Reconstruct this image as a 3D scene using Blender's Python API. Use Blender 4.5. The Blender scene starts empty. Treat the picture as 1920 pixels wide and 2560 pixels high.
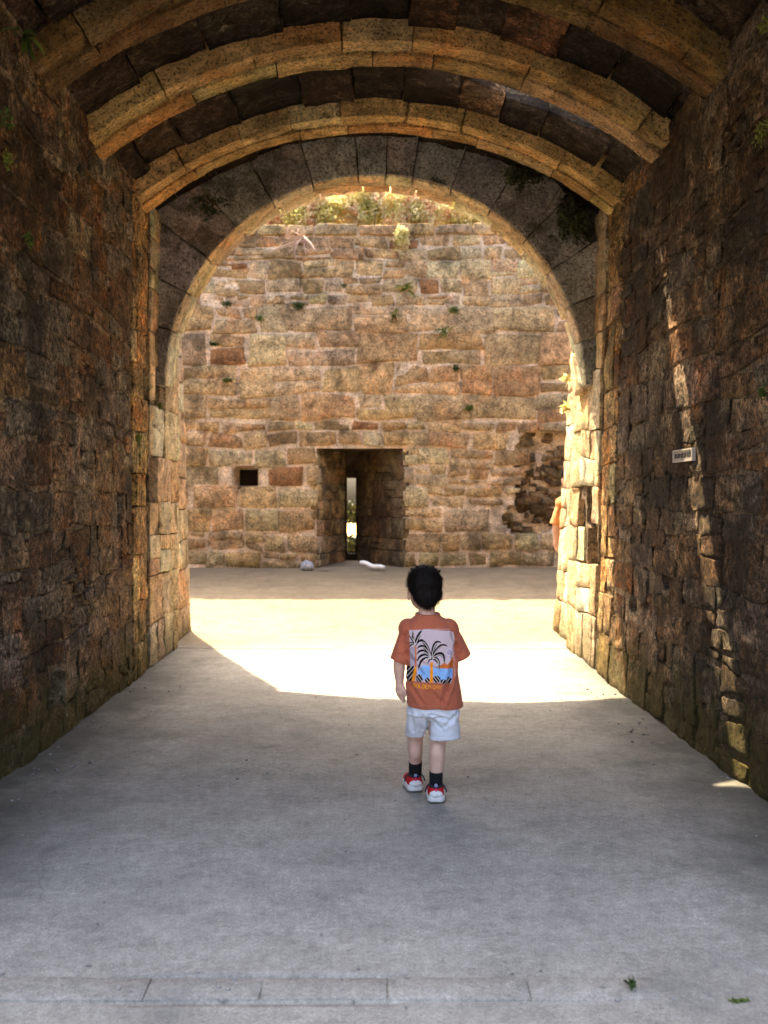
import bpy, bmesh, math, random
import numpy as np
from mathutils import Vector, Matrix
from mathutils.bvhtree import BVHTree

S = bpy.context.scene
C = S.collection
R = math.radians
RNG = random.Random(7)

# ------------------------------------------------------------------ camera, sky, sun, exposure
H_EYE = 1.325
cam = bpy.data.cameras.new('camera')
cam.sensor_fit = 'HORIZONTAL'; cam.sensor_width = 36.0
cam.lens = 36.0 * 2300 / 1920
cam.shift_x = 22 / 1920; cam.shift_y = -34 / 1920
cam.clip_end = 500; cam.clip_start = 0.05
cam.dof.use_dof = True; cam.dof.focus_distance = 4.3; cam.dof.aperture_fstop = 4.2
camo = bpy.data.objects.new('camera', cam); C.objects.link(camo)
camo.location = (0, 0, H_EYE); camo.rotation_euler = (R(90), 0, 0)
S.camera = camo

SUN_DX, SUN_DY = 0.22, 0.48            # travel per metre of fall: to the right, towards the camera
sdir = Vector((SUN_DX, -SUN_DY, -1)).normalized()
elev = math.asin(-sdir.z)
azim = math.atan2(-sdir.x, -sdir.y)    # compass from +Y towards +X
world = bpy.data.worlds.new('World'); S.world = world; world.use_nodes = True
wn = world.node_tree
sky = wn.nodes.new('ShaderNodeTexSky'); sky.sky_type = 'NISHITA'; sky.sun_disc = False
sky.sun_elevation = elev; sky.sun_rotation = azim
sky.air_density = 1.0; sky.dust_density = 7.0; sky.ozone_density = 1.0
bg = wn.nodes['Background']; bg.inputs['Strength'].default_value = 0.14
wn.links.new(sky.outputs['Color'], bg.inputs['Color'])
sun = bpy.data.lights.new('sun', 'SUN'); sun.energy = 4.0; sun.angle = R(0.53); sun.color = (1.0, 0.81, 0.52)
suno = bpy.data.objects.new('sun', sun); C.objects.link(suno)
suno.rotation_euler = sdir.to_track_quat('-Z', 'Y').to_euler()
suno.location = (-3, 8, 14)
S.view_settings.view_transform = 'Standard'; S.view_settings.look = 'None'
S.view_settings.exposure = 2.66; S.view_settings.gamma = 1.0
S.cycles.max_bounces = 10; S.cycles.diffuse_bounces = 8; S.cycles.use_denoising = True
S.cycles.sample_clamp_indirect = 6.0

# ------------------------------------------------------------------ numpy noise
def _hash(ix, iy, iz):
    h = (ix * 374761393 + iy * 668265263 + iz * 2147483647 + 1013904223) & 0xFFFFFFFF
    h = ((h ^ (h >> 13)) * 1274126177) & 0xFFFFFFFF
    h = ((h ^ (h >> 16)) * 2246822519) & 0xFFFFFFFF
    return ((h ^ (h >> 15)) & 0xFFFF) / 32767.5 - 1.0
def vnoise(p):
    p = np.asarray(p, float)
    i = np.floor(p).astype(np.int64); f = p - i
    f = f * f * f * (f * (f * 6 - 15) + 10)
    x, y, z = i[:, 0], i[:, 1], i[:, 2]
    fx, fy, fz = f[:, 0], f[:, 1], f[:, 2]
    def L(a, b, t): return a + (b - a) * t
    return L(L(L(_hash(x, y, z), _hash(x+1, y, z), fx), L(_hash(x, y+1, z), _hash(x+1, y+1, z), fx), fy),
             L(L(_hash(x, y, z+1), _hash(x+1, y, z+1), fx), L(_hash(x, y+1, z+1), _hash(x+1, y+1, z+1), fx), fy), fz)
def fbm(p, o=3, g=0.5):
    p = np.asarray(p, float); s = 0; a = 1.0; t = 0
    for k in range(o):
        s = s + a * vnoise(p * (2.03 ** k) + 17.3 * k); t += a; a *= g
    return s / t

# ------------------------------------------------------------------ helpers
def tag(o, label=None, cat=None, group=None, kind=None):
    if label: o['label'] = label
    if cat: o['category'] = cat
    if group: o['group'] = group
    if kind: o['kind'] = kind
    return o
def mesh_obj(name, verts, faces, mat=None, parent=None, smooth=True, fix=False, color=None):
    me = bpy.data.meshes.new(name)
    v = np.asarray(verts, float)
    if fix and len(v):
        cen = v.mean(0); vol = 0.0
        fa = [f for f in faces]
        tri = np.array([[f[0], f[k], f[k+1]] for f in fa for k in range(1, len(f)-1)])
        a, b, c = v[tri[:, 0]]-cen, v[tri[:, 1]]-cen, v[tri[:, 2]]-cen
        if np.einsum('ij,ij->i', a, np.cross(b, c)).sum() < 0:
            faces = [tuple(reversed(f)) for f in fa]
    me.from_pydata(v.tolist(), [], [tuple(int(i) for i in f) for f in faces])
    if smooth: me.polygons.foreach_set('use_smooth', [True]*len(me.polygons))
    me.update()
    o = bpy.data.objects.new(name, me); C.objects.link(o)
    if mat: me.materials.append(mat)
    if parent: o.parent = parent
    if color: o.color = (*color, 1)
    return o
def empty(name, loc=(0, 0, 0), parent=None):
    o = bpy.data.objects.new(name, None); C.objects.link(o); o.location = loc
    o.empty_display_size = 0.1
    if parent: o.parent = parent
    return o

_lat = {}
def lattice(nx, ny, nz):
    k = (nx, ny, nz)
    if k in _lat: return _lat[k]
    idx = {}; pts = []; faces = []
    def vid(i, j, l):
        q = (i, j, l)
        if q not in idx: idx[q] = len(pts); pts.append(q)
        return idx[q]
    for i in range(nx):
        for j in range(ny):
            faces.append((vid(i, j, nz), vid(i+1, j, nz), vid(i+1, j+1, nz), vid(i, j+1, nz)))
    for i in range(nx):
        for l in range(nz):
            faces.append((vid(i, 0, l), vid(i+1, 0, l), vid(i+1, 0, l+1), vid(i, 0, l+1)))
            faces.append((vid(i, ny, l), vid(i, ny, l+1), vid(i+1, ny, l+1), vid(i+1, ny, l)))
    for j in range(ny):
        for l in range(nz):
            faces.append((vid(0, j, l), vid(0, j, l+1), vid(0, j+1, l+1), vid(0, j+1, l)))
            faces.append((vid(nx, j, l), vid(nx, j+1, l), vid(nx, j+1, l+1), vid(nx, j, l+1)))
    _lat[k] = (np.array(pts), faces)
    return _lat[k]
def axis(lo, hi, r, n):
    r = min(r, (hi-lo)*0.3)
    return np.concatenate([[lo], np.linspace(lo+r*0.55, hi-r*0.55, n-1), [hi]])
def block(name, lo, hi, fmap, mat, parent, color, res=0.04, r=0.015, amp=0.008, freq=(9, 14, 9),
          skew=0.0, nmax=14, edge=0.0, nz=2, dome=0.0, crag=0.0):
    """one stone: a rounded, eroded block in (u, v, d) metres, d = proud of the wall; its hidden back stays open"""
    lo = np.array(lo, float); hi = np.array(hi, float)
    n = [int(min(nmax, max(3, round((hi[k]-lo[k])/res)))) for k in (0, 1)] + [nz]
    L, faces = lattice(*n)
    r = min(r, 0.3*min(hi[0]-lo[0], hi[1]-lo[1]))
    ax = [axis(lo[0], hi[0], r, n[0]), axis(lo[1], hi[1], r, n[1]),
          np.array([lo[2]] + list(np.linspace(max(lo[2]+1e-3, hi[2]-r*0.6*max(1, nz-1)), hi[2], nz)))]
    p = np.stack([ax[k][L[:, k]] for k in range(3)], 1)
    q = np.clip(p, lo + np.array([r, r, -1]), hi - r)
    dv = p - q; ln = np.linalg.norm(dv, axis=1); ln[ln == 0] = 1
    nr = dv / ln[:, None]
    p = q + nr * np.minimum(ln, r)[:, None]
    sd = RNG.random() * 50
    if skew:
        s = (p[:, 0]-lo[0])/(hi[0]-lo[0]); t = (p[:, 1]-lo[1])/(hi[1]-lo[1])
        cj = [(RNG.uniform(-skew, skew), RNG.uniform(-skew, skew)) for _ in range(4)]
        w = [(1-s)*(1-t), s*(1-t), (1-s)*t, s*t]
        p[:, 0] += sum(w[k]*cj[k][0] for k in range(4)); p[:, 1] += sum(w[k]*cj[k][1] for k in range(4))
    if dome:
        s = (p[:, 0]-lo[0])/(hi[0]-lo[0])*2-1; t = (p[:, 1]-lo[1])/(hi[1]-lo[1])*2-1
        p[:, 2] += np.where(nr[:, 2] > 0.3, dome*(1-np.clip(s*s, 0, 1))*(1-np.clip(t*t, 0, 1)), 0)
    ds = amp * (fbm(p*np.array(freq)+sd, 3, 0.6)*1.6 - 0.15)
    if edge:
        ds = ds + edge * np.minimum(0, fbm(p*np.array(freq)*0.45+sd+9, 2))
    if crag:
        ds = ds - crag * (np.abs(fbm(p*np.array(freq)*2.3+sd+4, 3, 0.6))*-2.2+0.7)
    p = p + nr * ds[:, None]
    o = mesh_obj(name, fmap(p), faces, mat, parent, True, True, color)
    bed = (p + sd*0.37).astype(np.float32)
    o.data.attributes.new('bed', 'FLOAT_VECTOR', 'POINT').data.foreach_set('vector', bed.ravel())
    return o

def grid_faces(nu, nv, skip=None):
    return [(i*(nv+1)+j, (i+1)*(nv+1)+j, (i+1)*(nv+1)+j+1, i*(nv+1)+j+1)
            for i in range(nu) for j in range(nv) if not (skip and skip(i, j))]
def box_geo(lo, hi):
    x0, y0, z0 = lo; x1, y1, z1 = hi
    v = [(x0,y0,z0),(x1,y0,z0),(x1,y1,z0),(x0,y1,z0),(x0,y0,z1),(x1,y0,z1),(x1,y1,z1),(x0,y1,z1)]
    f = [(0,3,2,1),(4,5,6,7),(0,1,5,4),(1,2,6,5),(2,3,7,6),(3,0,4,7)]
    return v, f
def merge(parts):
    V = []; F = []
    for v, f in parts:
        n = len(V); V += [tuple(a) for a in v]; F += [tuple(i+n for i in q) for q in f]
    return V, F

# ------------------------------------------------------------------ materials
class NT:
    def __init__(s, name):
        s.m = bpy.data.materials.new(name); s.m.use_nodes = True
        s.t = s.m.node_tree; s.b = s.t.nodes['Principled BSDF']
    def n(s, typ, **kw):
        x = s.t.nodes.new(typ)
        for k, v in kw.items(): setattr(x, k, v)
        return x
    def l(s, a, b): s.t.links.new(a, b)
    def pos(s):
        return s.n('ShaderNodeTexCoord').outputs['Object']
    def mapped(s, scale):
        m = s.n('ShaderNodeMapping'); m.inputs['Scale'].default_value = scale
        s.l(s.pos(), m.inputs['Vector']); return m.outputs['Vector']
    def noise(s, scale, detail=6, rough=0.6, vec=None, dist=0.0):
        x = s.n('ShaderNodeTexNoise')
        x.inputs['Scale'].default_value = scale; x.inputs['Detail'].default_value = detail
        x.inputs['Roughness'].default_value = rough; x.inputs['Distortion'].default_value = dist
        s.l(vec if vec else s.pos(), x.inputs['Vector']); return x.outputs['Fac']
    def ramp(s, f, stops):
        x = s.n('ShaderNodeValToRGB'); e = x.color_ramp.elements
        while len(e) < len(stops): e.new(0.5)
        for k, (p, c) in enumerate(stops):
            e[k].position = p; e[k].color = (*c, 1) if isinstance(c, tuple) else (c, c, c, 1)
        s.l(f, x.inputs['Fac']); return x.outputs['Color']
    def mix(s, f, a, b, mode='MIX'):
        x = s.n('ShaderNodeMix', data_type='RGBA', blend_type=mode)
        for sock, v in ((x.inputs[0], f), (x.inputs[6], a), (x.inputs[7], b)):
            if isinstance(v, (int, float)): sock.default_value = v
            elif isinstance(v, tuple): sock.default_value = (*v, 1)
            else: s.l(v, sock)
        return x.outputs[2]
    def math(s, op, a, b=0.0):
        x = s.n('ShaderNodeMath', operation=op)
        for k, v in enumerate((a, b)):
            if isinstance(v, (int, float)): x.inputs[k].default_value = v
            else: s.l(v, x.inputs[k])
        return x.outputs[0]
    def bump(s, h, strength=0.6, dist=0.02, prev=None):
        x = s.n('ShaderNodeBump'); x.inputs['Strength'].default_value = strength; x.inputs['Distance'].default_value = dist
        s.l(h, x.inputs['Height'])
        if prev: s.l(prev, x.inputs['Normal'])
        return x.outputs['Normal']
    def base(s, c): s.l(c, s.b.inputs['Base Color'])
    def rough(s, v, spec=0.2):
        s.b.inputs['Roughness'].default_value = v; s.b.inputs['Specular IOR Level'].default_value = spec

def stone_mat(name, crust=0.5, crust_col=(0.028, 0.022, 0.016), pale=0.3, moss=0.0, moss_h=0.8, fine=1.0,
              bump=1.0, scale=1.0, fixed=None, green=0.0, orange=0.25, contrast=1.0, vein=0.0, bedding=0.0, speck=1.0, pits=0.0, hi=1.7):
    t = NT(name)
    if fixed: base = fixed
    else: base = t.n('ShaderNodeObjectInfo').outputs['Color']
    n1 = t.noise(4.5*scale, 9, 0.68, dist=0.4)
    n2 = t.noise(38*scale, 6, 0.75)
    col = t.mix(1.0, base, t.ramp(n1, [(0.28, 0.38/contrast), (0.52, 0.95), (0.75, 1.55)]), 'MULTIPLY')
    col = t.mix(1.0, col, t.ramp(n2, [(0.28, 1-0.66*speck), (0.5, 1.0), (0.72, 1+0.85*speck)]), 'MULTIPLY')
    if orange:
        n5 = t.noise(2.1*scale, 5, 0.6, dist=0.8)
        col = t.mix(t.math('MULTIPLY', t.ramp(n5, [(0.52, 0.0), (0.68, 1.0)]), orange), col,
                    t.mix(1.0, col, (1.5, 0.82, 0.38), 'MULTIPLY'))
    if bedding:
        bd = t.n('ShaderNodeAttribute'); bd.attribute_name = 'bed'
        mp = t.n('ShaderNodeMapping'); mp.inputs['Scale'].default_value = (3.5, 34, 34); t.l(bd.outputs['Vector'], mp.inputs['Vector'])
        nbd = t.noise(1.0, 8, 0.7, mp.outputs['Vector'], 0.6)
        col = t.mix(1.0, col, t.ramp(nbd, [(0.30, 1-0.75*bedding), (0.42, 1-0.25*bedding), (0.5, 1.0), (0.7, 1+0.55*bedding)]), 'MULTIPLY')
    if pits:
        npt = t.noise(19*scale, 8, 0.66, dist=1.1)
        col = t.mix(1.0, col, t.ramp(npt, [(0.37, 1-0.9*pits), (0.46, 1-0.35*pits), (0.54, 1.0), (0.68, 1+(hi-1)*pits)]), 'MULTIPLY')
    if vein:
        nv_ = t.noise(7.5*scale, 9, 0.72, dist=1.5)
        col = t.mix(t.math('MULTIPLY', t.ramp(t.math('ABSOLUTE', t.math('SUBTRACT', nv_, 0.5)), [(0.0, 1.0), (0.022, 0.0)]), vein), col, (0.42, 0.345, 0.26))
        nw_ = t.noise(5.2*scale, 9, 0.7, dist=1.2)
        col = t.mix(t.math('MULTIPLY', t.ramp(t.math('ABSOLUTE', t.math('SUBTRACT', nw_, 0.47)), [(0.0, 1.0), (0.024, 0.0)]), 0.85), col, (0.02, 0.014, 0.009))
    if pale:
        n3 = t.noise(11*scale, 10, 0.72, dist=1.2)
        col = t.mix(t.math('MULTIPLY', t.ramp(n3, [(0.56, 0.0), (0.68, 1.0)]), pale), col, (0.50, 0.43, 0.34))
    if crust:
        n4 = t.noise(3.1*scale, 12, 0.72, dist=0.6)
        big = t.noise(0.75, 4, 0.55, dist=0.4)
        n4 = t.math('ADD', n4, t.math('MULTIPLY', t.math('SUBTRACT', big, 0.5), 0.7))
        a = 0.62 - 0.24*crust
        col = t.mix(t.math('MULTIPLY', t.ramp(n4, [(a-0.05, 0.0), (a+0.10, 1.0)]), 0.55+0.4*crust), col, crust_col)
        v = t.n('ShaderNodeTexNoise'); v.inputs['Scale'].default_value = 60*scale; v.inputs['Detail'].default_value = 3
        t.l(t.pos(), v.inputs['Vector'])
        col = t.mix(t.math('MULTIPLY', t.ramp(v.outputs['Fac'], [(0.36, 1.0), (0.46, 0.0)]), 0.75), col, (0.035, 0.026, 0.018))
    if moss or green:
        nm = t.noise(5.5, 8, 0.7)
        f = 0.0
        if moss:
            sx = t.n('ShaderNodeSeparateXYZ'); t.l(t.n('ShaderNodeNewGeometry').outputs['Position'], sx.inputs[0])
            hgt = t.math('SUBTRACT', 1.0, t.math('DIVIDE', sx.outputs['Z'], moss_h))
            f = t.math('MULTIPLY', t.ramp(t.math('ADD', t.math('MULTIPLY', hgt, 0.5), t.math('MULTIPLY', nm, 0.75)),
                                          [(0.58, 0.0), (0.78, 1.0)]), moss)
            col = t.mix(f, col, t.mix(t.noise(25, 4), (0.030, 0.028, 0.008), (0.17, 0.14, 0.035)))
        if green:
            f = t.math('MULTIPLY', t.ramp(t.noise(2.6, 8, 0.7), [(0.5, 0.0), (0.66, 1.0)]), green)
            col = t.mix(f, col, t.mix(t.noise(22, 4), (0.055, 0.055, 0.014), (0.14, 0.13, 0.035)))
    t.base(col); t.rough(0.92, 0.12)
    h1 = t.noise(16*scale, 10, 0.72, dist=0.5)
    nb = t.bump(h1, min(1.0, 0.85*bump), 0.06*bump)
    if bedding: nb = t.bump(nbd, 0.8, 0.03, nb)
    if pits: nb = t.bump(npt, 0.9, 0.032*pits, nb)
    vo = t.n('ShaderNodeTexVoronoi'); vo.inputs['Scale'].default_value = 46*scale; t.l(t.pos(), vo.inputs['Vector'])
    nb = t.bump(t.ramp(vo.outputs['Distance'], [(0.0, 0.0), (0.35, 1.0)]), 0.35*fine, 0.012, nb)
    nb = t.bump(t.noise(110*scale, 5, 0.8), 0.5*fine, 0.008, nb)
    t.l(nb, t.b.inputs['Normal'])
    return t.m

M = {}
M['tunnel'] = stone_mat('tunnel_sandstone', crust=0.5, pale=0.45, moss=0.7, moss_h=0.8, bump=1.2, orange=0.6, vein=0.4, pits=0.9, speck=0.65, hi=2.1)
M['mortar'] = stone_mat('old_mortar', crust=0.35, pale=0.45, moss=0.7, moss_h=0.7, fixed=(0.38, 0.28, 0.18), bump=1.2, pits=0.7, speck=0.6, hi=1.6)
M['rib'] = stone_mat('rib_sandstone', crust=0.04, pale=0.25, bump=1.2, orange=0.4, green=0.08, bedding=0.5, pits=0.3, speck=0.45, hi=1.35)
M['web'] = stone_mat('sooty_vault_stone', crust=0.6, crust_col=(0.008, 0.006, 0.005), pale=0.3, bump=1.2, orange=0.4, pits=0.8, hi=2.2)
M['gate'] = stone_mat('grey_gate_stone', crust=0.30, pale=0.12, bump=0.6, orange=0.2, green=0.10)
M['spandrel'] = stone_mat('mossy_spandrel_stone', crust=0.75, crust_col=(0.014, 0.012, 0.008), pale=0.05, green=0.6, orange=0.2)
M['jamb'] = stone_mat('jamb_sandstone', crust=0.0, pale=0.25, moss=0.5, moss_h=0.5, bump=1.0, orange=0.4, vein=0.2, bedding=0.25, pits=0.15, speck=0.4, hi=1.2)
M['far'] = stone_mat('courtyard_sandstone', crust=0.2, crust_col=(0.05, 0.035, 0.022), pale=0.25, moss=0.75, moss_h=0.95, bump=1.0, orange=0.3, green=0.14, vein=0.10, speck=0.28, pits=0.25, hi=1.2)
M['farmortar'] = stone_mat('pale_pointing', crust=0.12, crust_col=(0.07, 0.05, 0.03), pale=0.6, fixed=(0.74, 0.58, 0.41), bump=0.6, orange=0.15, speck=0.5)
M['recess'] = stone_mat('embrasure_stone', crust=0.5, crust_col=(0.03, 0.02, 0.013), pale=0.25, bump=1.0, orange=0.3)
M['rubble'] = stone_mat('wall_core', crust=0.8, crust_col=(0.02, 0.014, 0.01), pale=0.1, fixed=(0.10, 0.07, 0.045), bump=1.2)

M['hole'] = stone_mat('painted_hole_shade', crust=0.6, crust_col=(0.01, 0.008, 0.006), pale=0.0, fixed=(0.035, 0.026, 0.018))  # near-black colour paints the shade inside the wall hole

def ground_mat():
    t = NT('worn_tarmac')
    n1 = t.noise(0.55, 6, 0.55, dist=0.5); n2 = t.noise(5.0, 8, 0.7, t.mapped((0.85, 1.15, 1)))
    n3 = t.noise(95, 4, 0.8); n4 = t.noise(330, 2, 0.8)
    col = t.mix(t.ramp(n1, [(0.40, 0.0), (0.60, 1.0)]), (0.240, 0.223, 0.192), (0.300, 0.276, 0.233))
    col = t.mix(1.0, col, t.ramp(n2, [(0.3, 0.76), (0.5, 1.0), (0.7, 1.18)]), 'MULTIPLY')
    col = t.mix(1.0, col, t.ramp(t.noise(24, 6, 0.7), [(0.3, 0.80), (0.5, 1.0), (0.7, 1.2)]), 'MULTIPLY')
    col = t.mix(1.0, col, t.ramp(n3, [(0.3, 0.74), (0.5, 1.0), (0.7, 1.28)]), 'MULTIPLY')
    col = t.mix(1.0, col, t.ramp(n4, [(0.3, 0.62), (0.5, 1.0), (0.7, 1.5)]), 'MULTIPLY')
    col = t.mix(t.ramp(t.noise(55, 3, 0.6), [(0.70, 0.0), (0.73, 0.6)]), col, (0.5, 0.48, 0.45))
    col = t.mix(t.ramp(t.noise(31, 3, 0.6), [(0.24, 0.7), (0.28, 0.0)]), col, (0.06, 0.055, 0.05))
    wv = t.n('ShaderNodeMix', data_type='VECTOR'); wv.inputs[0].default_value = 0.16
    nz_ = t.n('ShaderNodeTexNoise'); nz_.inputs['Scale'].default_value = 2.4; nz_.inputs['Detail'].default_value = 8; t.l(t.pos(), nz_.inputs['Vector'])
    t.l(t.pos(), wv.inputs[4]); t.l(nz_.outputs['Color'], wv.inputs[5])
    vc = t.n('ShaderNodeTexVoronoi', feature='DISTANCE_TO_EDGE'); vc.inputs['Scale'].default_value = 0.85; t.l(wv.outputs[1], vc.inputs['Vector'])
    ck = t.math('MULTIPLY', t.ramp(vc.outputs['Distance'], [(0.0, 1.0), (0.0045, 0.0)]), t.ramp(t.noise(0.8, 3, 0.5), [(0.54, 0.0), (0.64, 0.4)]))
    col = t.mix(ck, col, (0.05, 0.046, 0.04))          # hairline cracks
    stn = t.ramp(t.noise(1.3, 7, 0.65, dist=0.9), [(0.56, 0.0), (0.70, 0.35)])
    col = t.mix(stn, col, (0.13, 0.125, 0.115))        # old stains
    sy = t.n('ShaderNodeSeparateXYZ'); t.l(t.pos(), sy.inputs[0])
    court = t.ramp(t.math('ADD', t.math('DIVIDE', sy.outputs['Y'], 20.0), t.math('MULTIPLY', t.noise(0.9, 5, 0.6), 0.05)), [(0.40, 0.0), (0.45, 1.0)])
    col = t.mix(1.0, col, t.mix(court, (1.0, 1.0, 1.0), (0.66, 0.555, 0.405)), 'MULTIPLY')     # sandier surfacing out in the court
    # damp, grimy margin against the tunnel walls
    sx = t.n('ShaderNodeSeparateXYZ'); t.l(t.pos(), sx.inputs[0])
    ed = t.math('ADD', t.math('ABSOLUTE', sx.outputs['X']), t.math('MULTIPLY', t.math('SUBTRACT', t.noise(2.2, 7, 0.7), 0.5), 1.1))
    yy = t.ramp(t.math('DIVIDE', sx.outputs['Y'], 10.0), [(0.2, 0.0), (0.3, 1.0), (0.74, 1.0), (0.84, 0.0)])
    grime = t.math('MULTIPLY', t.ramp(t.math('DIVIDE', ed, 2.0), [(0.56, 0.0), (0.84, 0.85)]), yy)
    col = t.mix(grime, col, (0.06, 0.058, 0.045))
    t.base(col); t.rough(0.85, 0.25)
    nb = t.bump(n3, 0.3, 0.004); nb = t.bump(n4, 0.5, 0.004, nb); nb = t.bump(n2, 0.4, 0.012, nb)
    t.l(nb, t.b.inputs['Normal']); return t.m
M['ground'] = ground_mat()
M['kerb'] = stone_mat('kerb_stone', crust=0.03, pale=0.10, bump=0.35, orange=0.05, scale=1.6)

def plain(name, c, rough=0.8, noise=0.15, nscale=40, bump=0.0, spec=0.25, sub=0.0, trans=0.0):
    t = NT(name)
    col = t.mix(1.0, c, t.ramp(t.noise(nscale, 4, 0.6), [(0.3, 1-noise), (0.7, 1+noise)]), 'MULTIPLY')
    t.base(col); t.rough(rough, spec)
    if bump: t.l(t.bump(t.noise(nscale*2, 3), 0.5, bump), t.b.inputs['Normal'])
    if sub:
        t.b.inputs['Subsurface Weight'].default_value = sub; t.b.inputs['Subsurface Radius'].default_value = (0.012, 0.005, 0.003)
        t.b.inputs['Subsurface Scale'].default_value = 0.6
    return t.m
def leaf_mat(name, stops, trans=0.45):
    t = NT(name)
    at = t.n('ShaderNodeAttribute'); at.attribute_name = 'tone'
    c = t.ramp(at.outputs['Fac'], stops)
    t.base(c); t.rough(0.6, 0.3)
    tr = t.n('ShaderNodeBsdfTranslucent'); t.l(c, tr.inputs['Color'])
    mx = t.n('ShaderNodeMixShader'); mx.inputs[0].default_value = trans
    t.l(t.b.outputs[0], mx.inputs[1]); t.l(tr.outputs[0], mx.inputs[2])
    t.l(mx.outputs[0], t.t.nodes['Material Output'].inputs['Surface']); return t.m
M['leaf'] = leaf_mat('green_leaf', [(0.0, (0.03, 0.05, 0.012)), (0.6, (0.09, 0.14, 0.03)), (1.0, (0.2, 0.25, 0.06))])
M['fern'] = leaf_mat('yellow_green_leaf', [(0.0, (0.06, 0.08, 0.015)), (0.6, (0.17, 0.19, 0.035)), (1.0, (0.34, 0.33, 0.08))])
M['bloom'] = leaf_mat('pale_yellow_bloom', [(0.0, (0.18, 0.18, 0.04)), (0.3, (0.48, 0.44, 0.12)), (0.6, (0.70, 0.62, 0.28)), (0.82, (0.78, 0.70, 0.48)), (1.0, (0.74, 0.40, 0.25))], 0.55)
M['pinkbloom'] = leaf_mat('pink_bloom', [(0.0, (0.25, 0.18, 0.06)), (0.3, (0.52, 0.40, 0.14)), (0.6, (0.72, 0.42, 0.25)), (1.0, (0.78, 0.52, 0.40))], 0.55)
M['darkleaf'] = leaf_mat('dark_ivy_leaf', [(0.0, (0.012, 0.016, 0.006)), (0.6, (0.035, 0.04, 0.012)), (1.0, (0.12, 0.12, 0.04))], 0.25)
M['twig'] = plain('dry_pale_twig', (0.50, 0.35, 0.27), 0.8)
M['stem'] = plain('brown_stem', (0.12, 0.08, 0.045), 0.8)

# ------------------------------------------------------------------ ground
Y_ARCH, Y_RING, Y_JAMB, Y_OUT, Y_FAR = 7.42, 7.90, 8.18, 9.20, 13.3
G_FAR = 0.33
Y_MOUTH = 2.9
def gz(y):
    y = np.asarray(y, float)
    return np.clip((y-9.0)/(Y_FAR-9.0), 0, 1) * G_FAR
KERB0, KERB1 = 2.425, 2.545
def build_ground():
    xs = np.unique(np.round(np.concatenate([np.linspace(-90, -4, 12), np.linspace(-4, -2.1, 10), np.linspace(-2.1, 2.1, 85),
                                            np.linspace(2.1, 4, 10), np.linspace(4, 90, 12)]), 4))
    ys = np.unique(np.round(np.concatenate([np.linspace(-40, 1.8, 14), np.linspace(1.8, 9.2, 150), np.linspace(9.2, 15.8, 40),
          np.linspace(16.4, 160, 24), [KERB0-0.014, KERB0-0.006, KERB0, KERB1, KERB1+0.006, KERB1+0.016, 8.085, 8.095, 8.105, 8.115]]), 4))
    X, Y = np.meshgrid(xs, ys, indexing='ij'); x = X.ravel(); y = Y.ravel()
    P = np.stack([x, y, np.zeros_like(x)], 1)
    z = gz(y) + 0.010*fbm(P*0.9, 3) + 0.0035*fbm(P*6, 2)
    inside = (np.abs(x) < 2.1) & (y > 1.5) & (y < 9.5)
    wob = np.clip(0.35+fbm(P*np.array([3.1, 0, 0])+3.3, 3)*2.6, 0, 1)
    crack = 1.9*np.where((np.abs(y-(KERB0-0.006)) < 0.003) | (np.abs(y-(KERB1+0.006)) < 0.003), -0.016*wob, 0)
    joint = np.where((np.abs(y-8.1) < 0.008), -0.018, 0)
    z = z + np.where(inside, crack+joint, 0)
    z = np.where(y > 15.2, -0.35, z)
    edge = np.clip((np.abs(x)-1.45)/0.3, 0, 1)*((y > 3) & (y < 8.3))
    z = z + np.where(inside, edge*np.maximum(0, 0.03*fbm(P*5, 3)), 0)
    f = grid_faces(len(xs)-1, len(ys)-1)
    o = mesh_obj('ground', np.stack([x, y, z], 1), f, M['ground'])
    tag(o, kind='structure'); return o
ground = build_ground()
u = -1.72
k = 0
while u < 1.7:
    w = RNG.uniform(0.30, 0.46)
    g = RNG.uniform(0.26, 0.31)
    block('kerb_stone', (u+0.0006, KERB0+0.004, -0.05), (min(u+w, 1.72)-0.0006, KERB1-0.004, 0.004),
          lambda p: p, M['ground'], ground, (g*1.0, g*0.99, g*0.99), res=0.03, r=0.005, amp=0.003, nmax=14, skew=0.004)
    u += w

# ------------------------------------------------------------------ masonry layout
def courses(u0, u1, v0, v1, hr, wr, split=0.15, seed=1):
    rg = random.Random(seed); out = []; v = v0
    while v < v1-1e-6:
        h = rg.uniform(*hr)
        if v1-v-h < hr[0]*0.7: h = v1-v
        u = u0 - rg.uniform(0, wr[1]*0.6)
        while u < u1:
            w = rg.uniform(*wr)*(0.7+0.6*h/hr[1])
            a, b = max(u, u0), min(u+w, u1)
            if u1-b < wr[0]*0.4: b = u1
            if b-a > 0.05:
                if rg.random() < split and h > hr[0]*1.15:
                    m = v+h*rg.uniform(0.4, 0.6)
                    if rg.random() < 0.4 and b-a > wr[0]:
                        c = a+(b-a)*rg.uniform(0.35, 0.65)
                        out += [(a, b, v, m), (a, c, m, v+h), (c, b, m, v+h)]
                    else: out += [(a, b, v, m), (a, b, m, v+h)]
                else: out.append((a, b, v, v+h))
            u = b if b == u1 else u+w
            if b == u1: break
        v += h
    return out
def pick(pal, rg):
    c = rg.choice(pal); k = rg.uniform(0.78, 1.22)
    return tuple(max(0.01, min(0.8, x*k*rg.uniform(0.95, 1.05))) for x in c)
PAL_T = [(0.32, 0.195, 0.098), (0.27, 0.152, 0.072), (0.35, 0.23, 0.128), (0.26, 0.195, 0.128), (0.31, 0.16, 0.064), (0.31, 0.24, 0.165), (0.44, 0.315, 0.20)]
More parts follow.
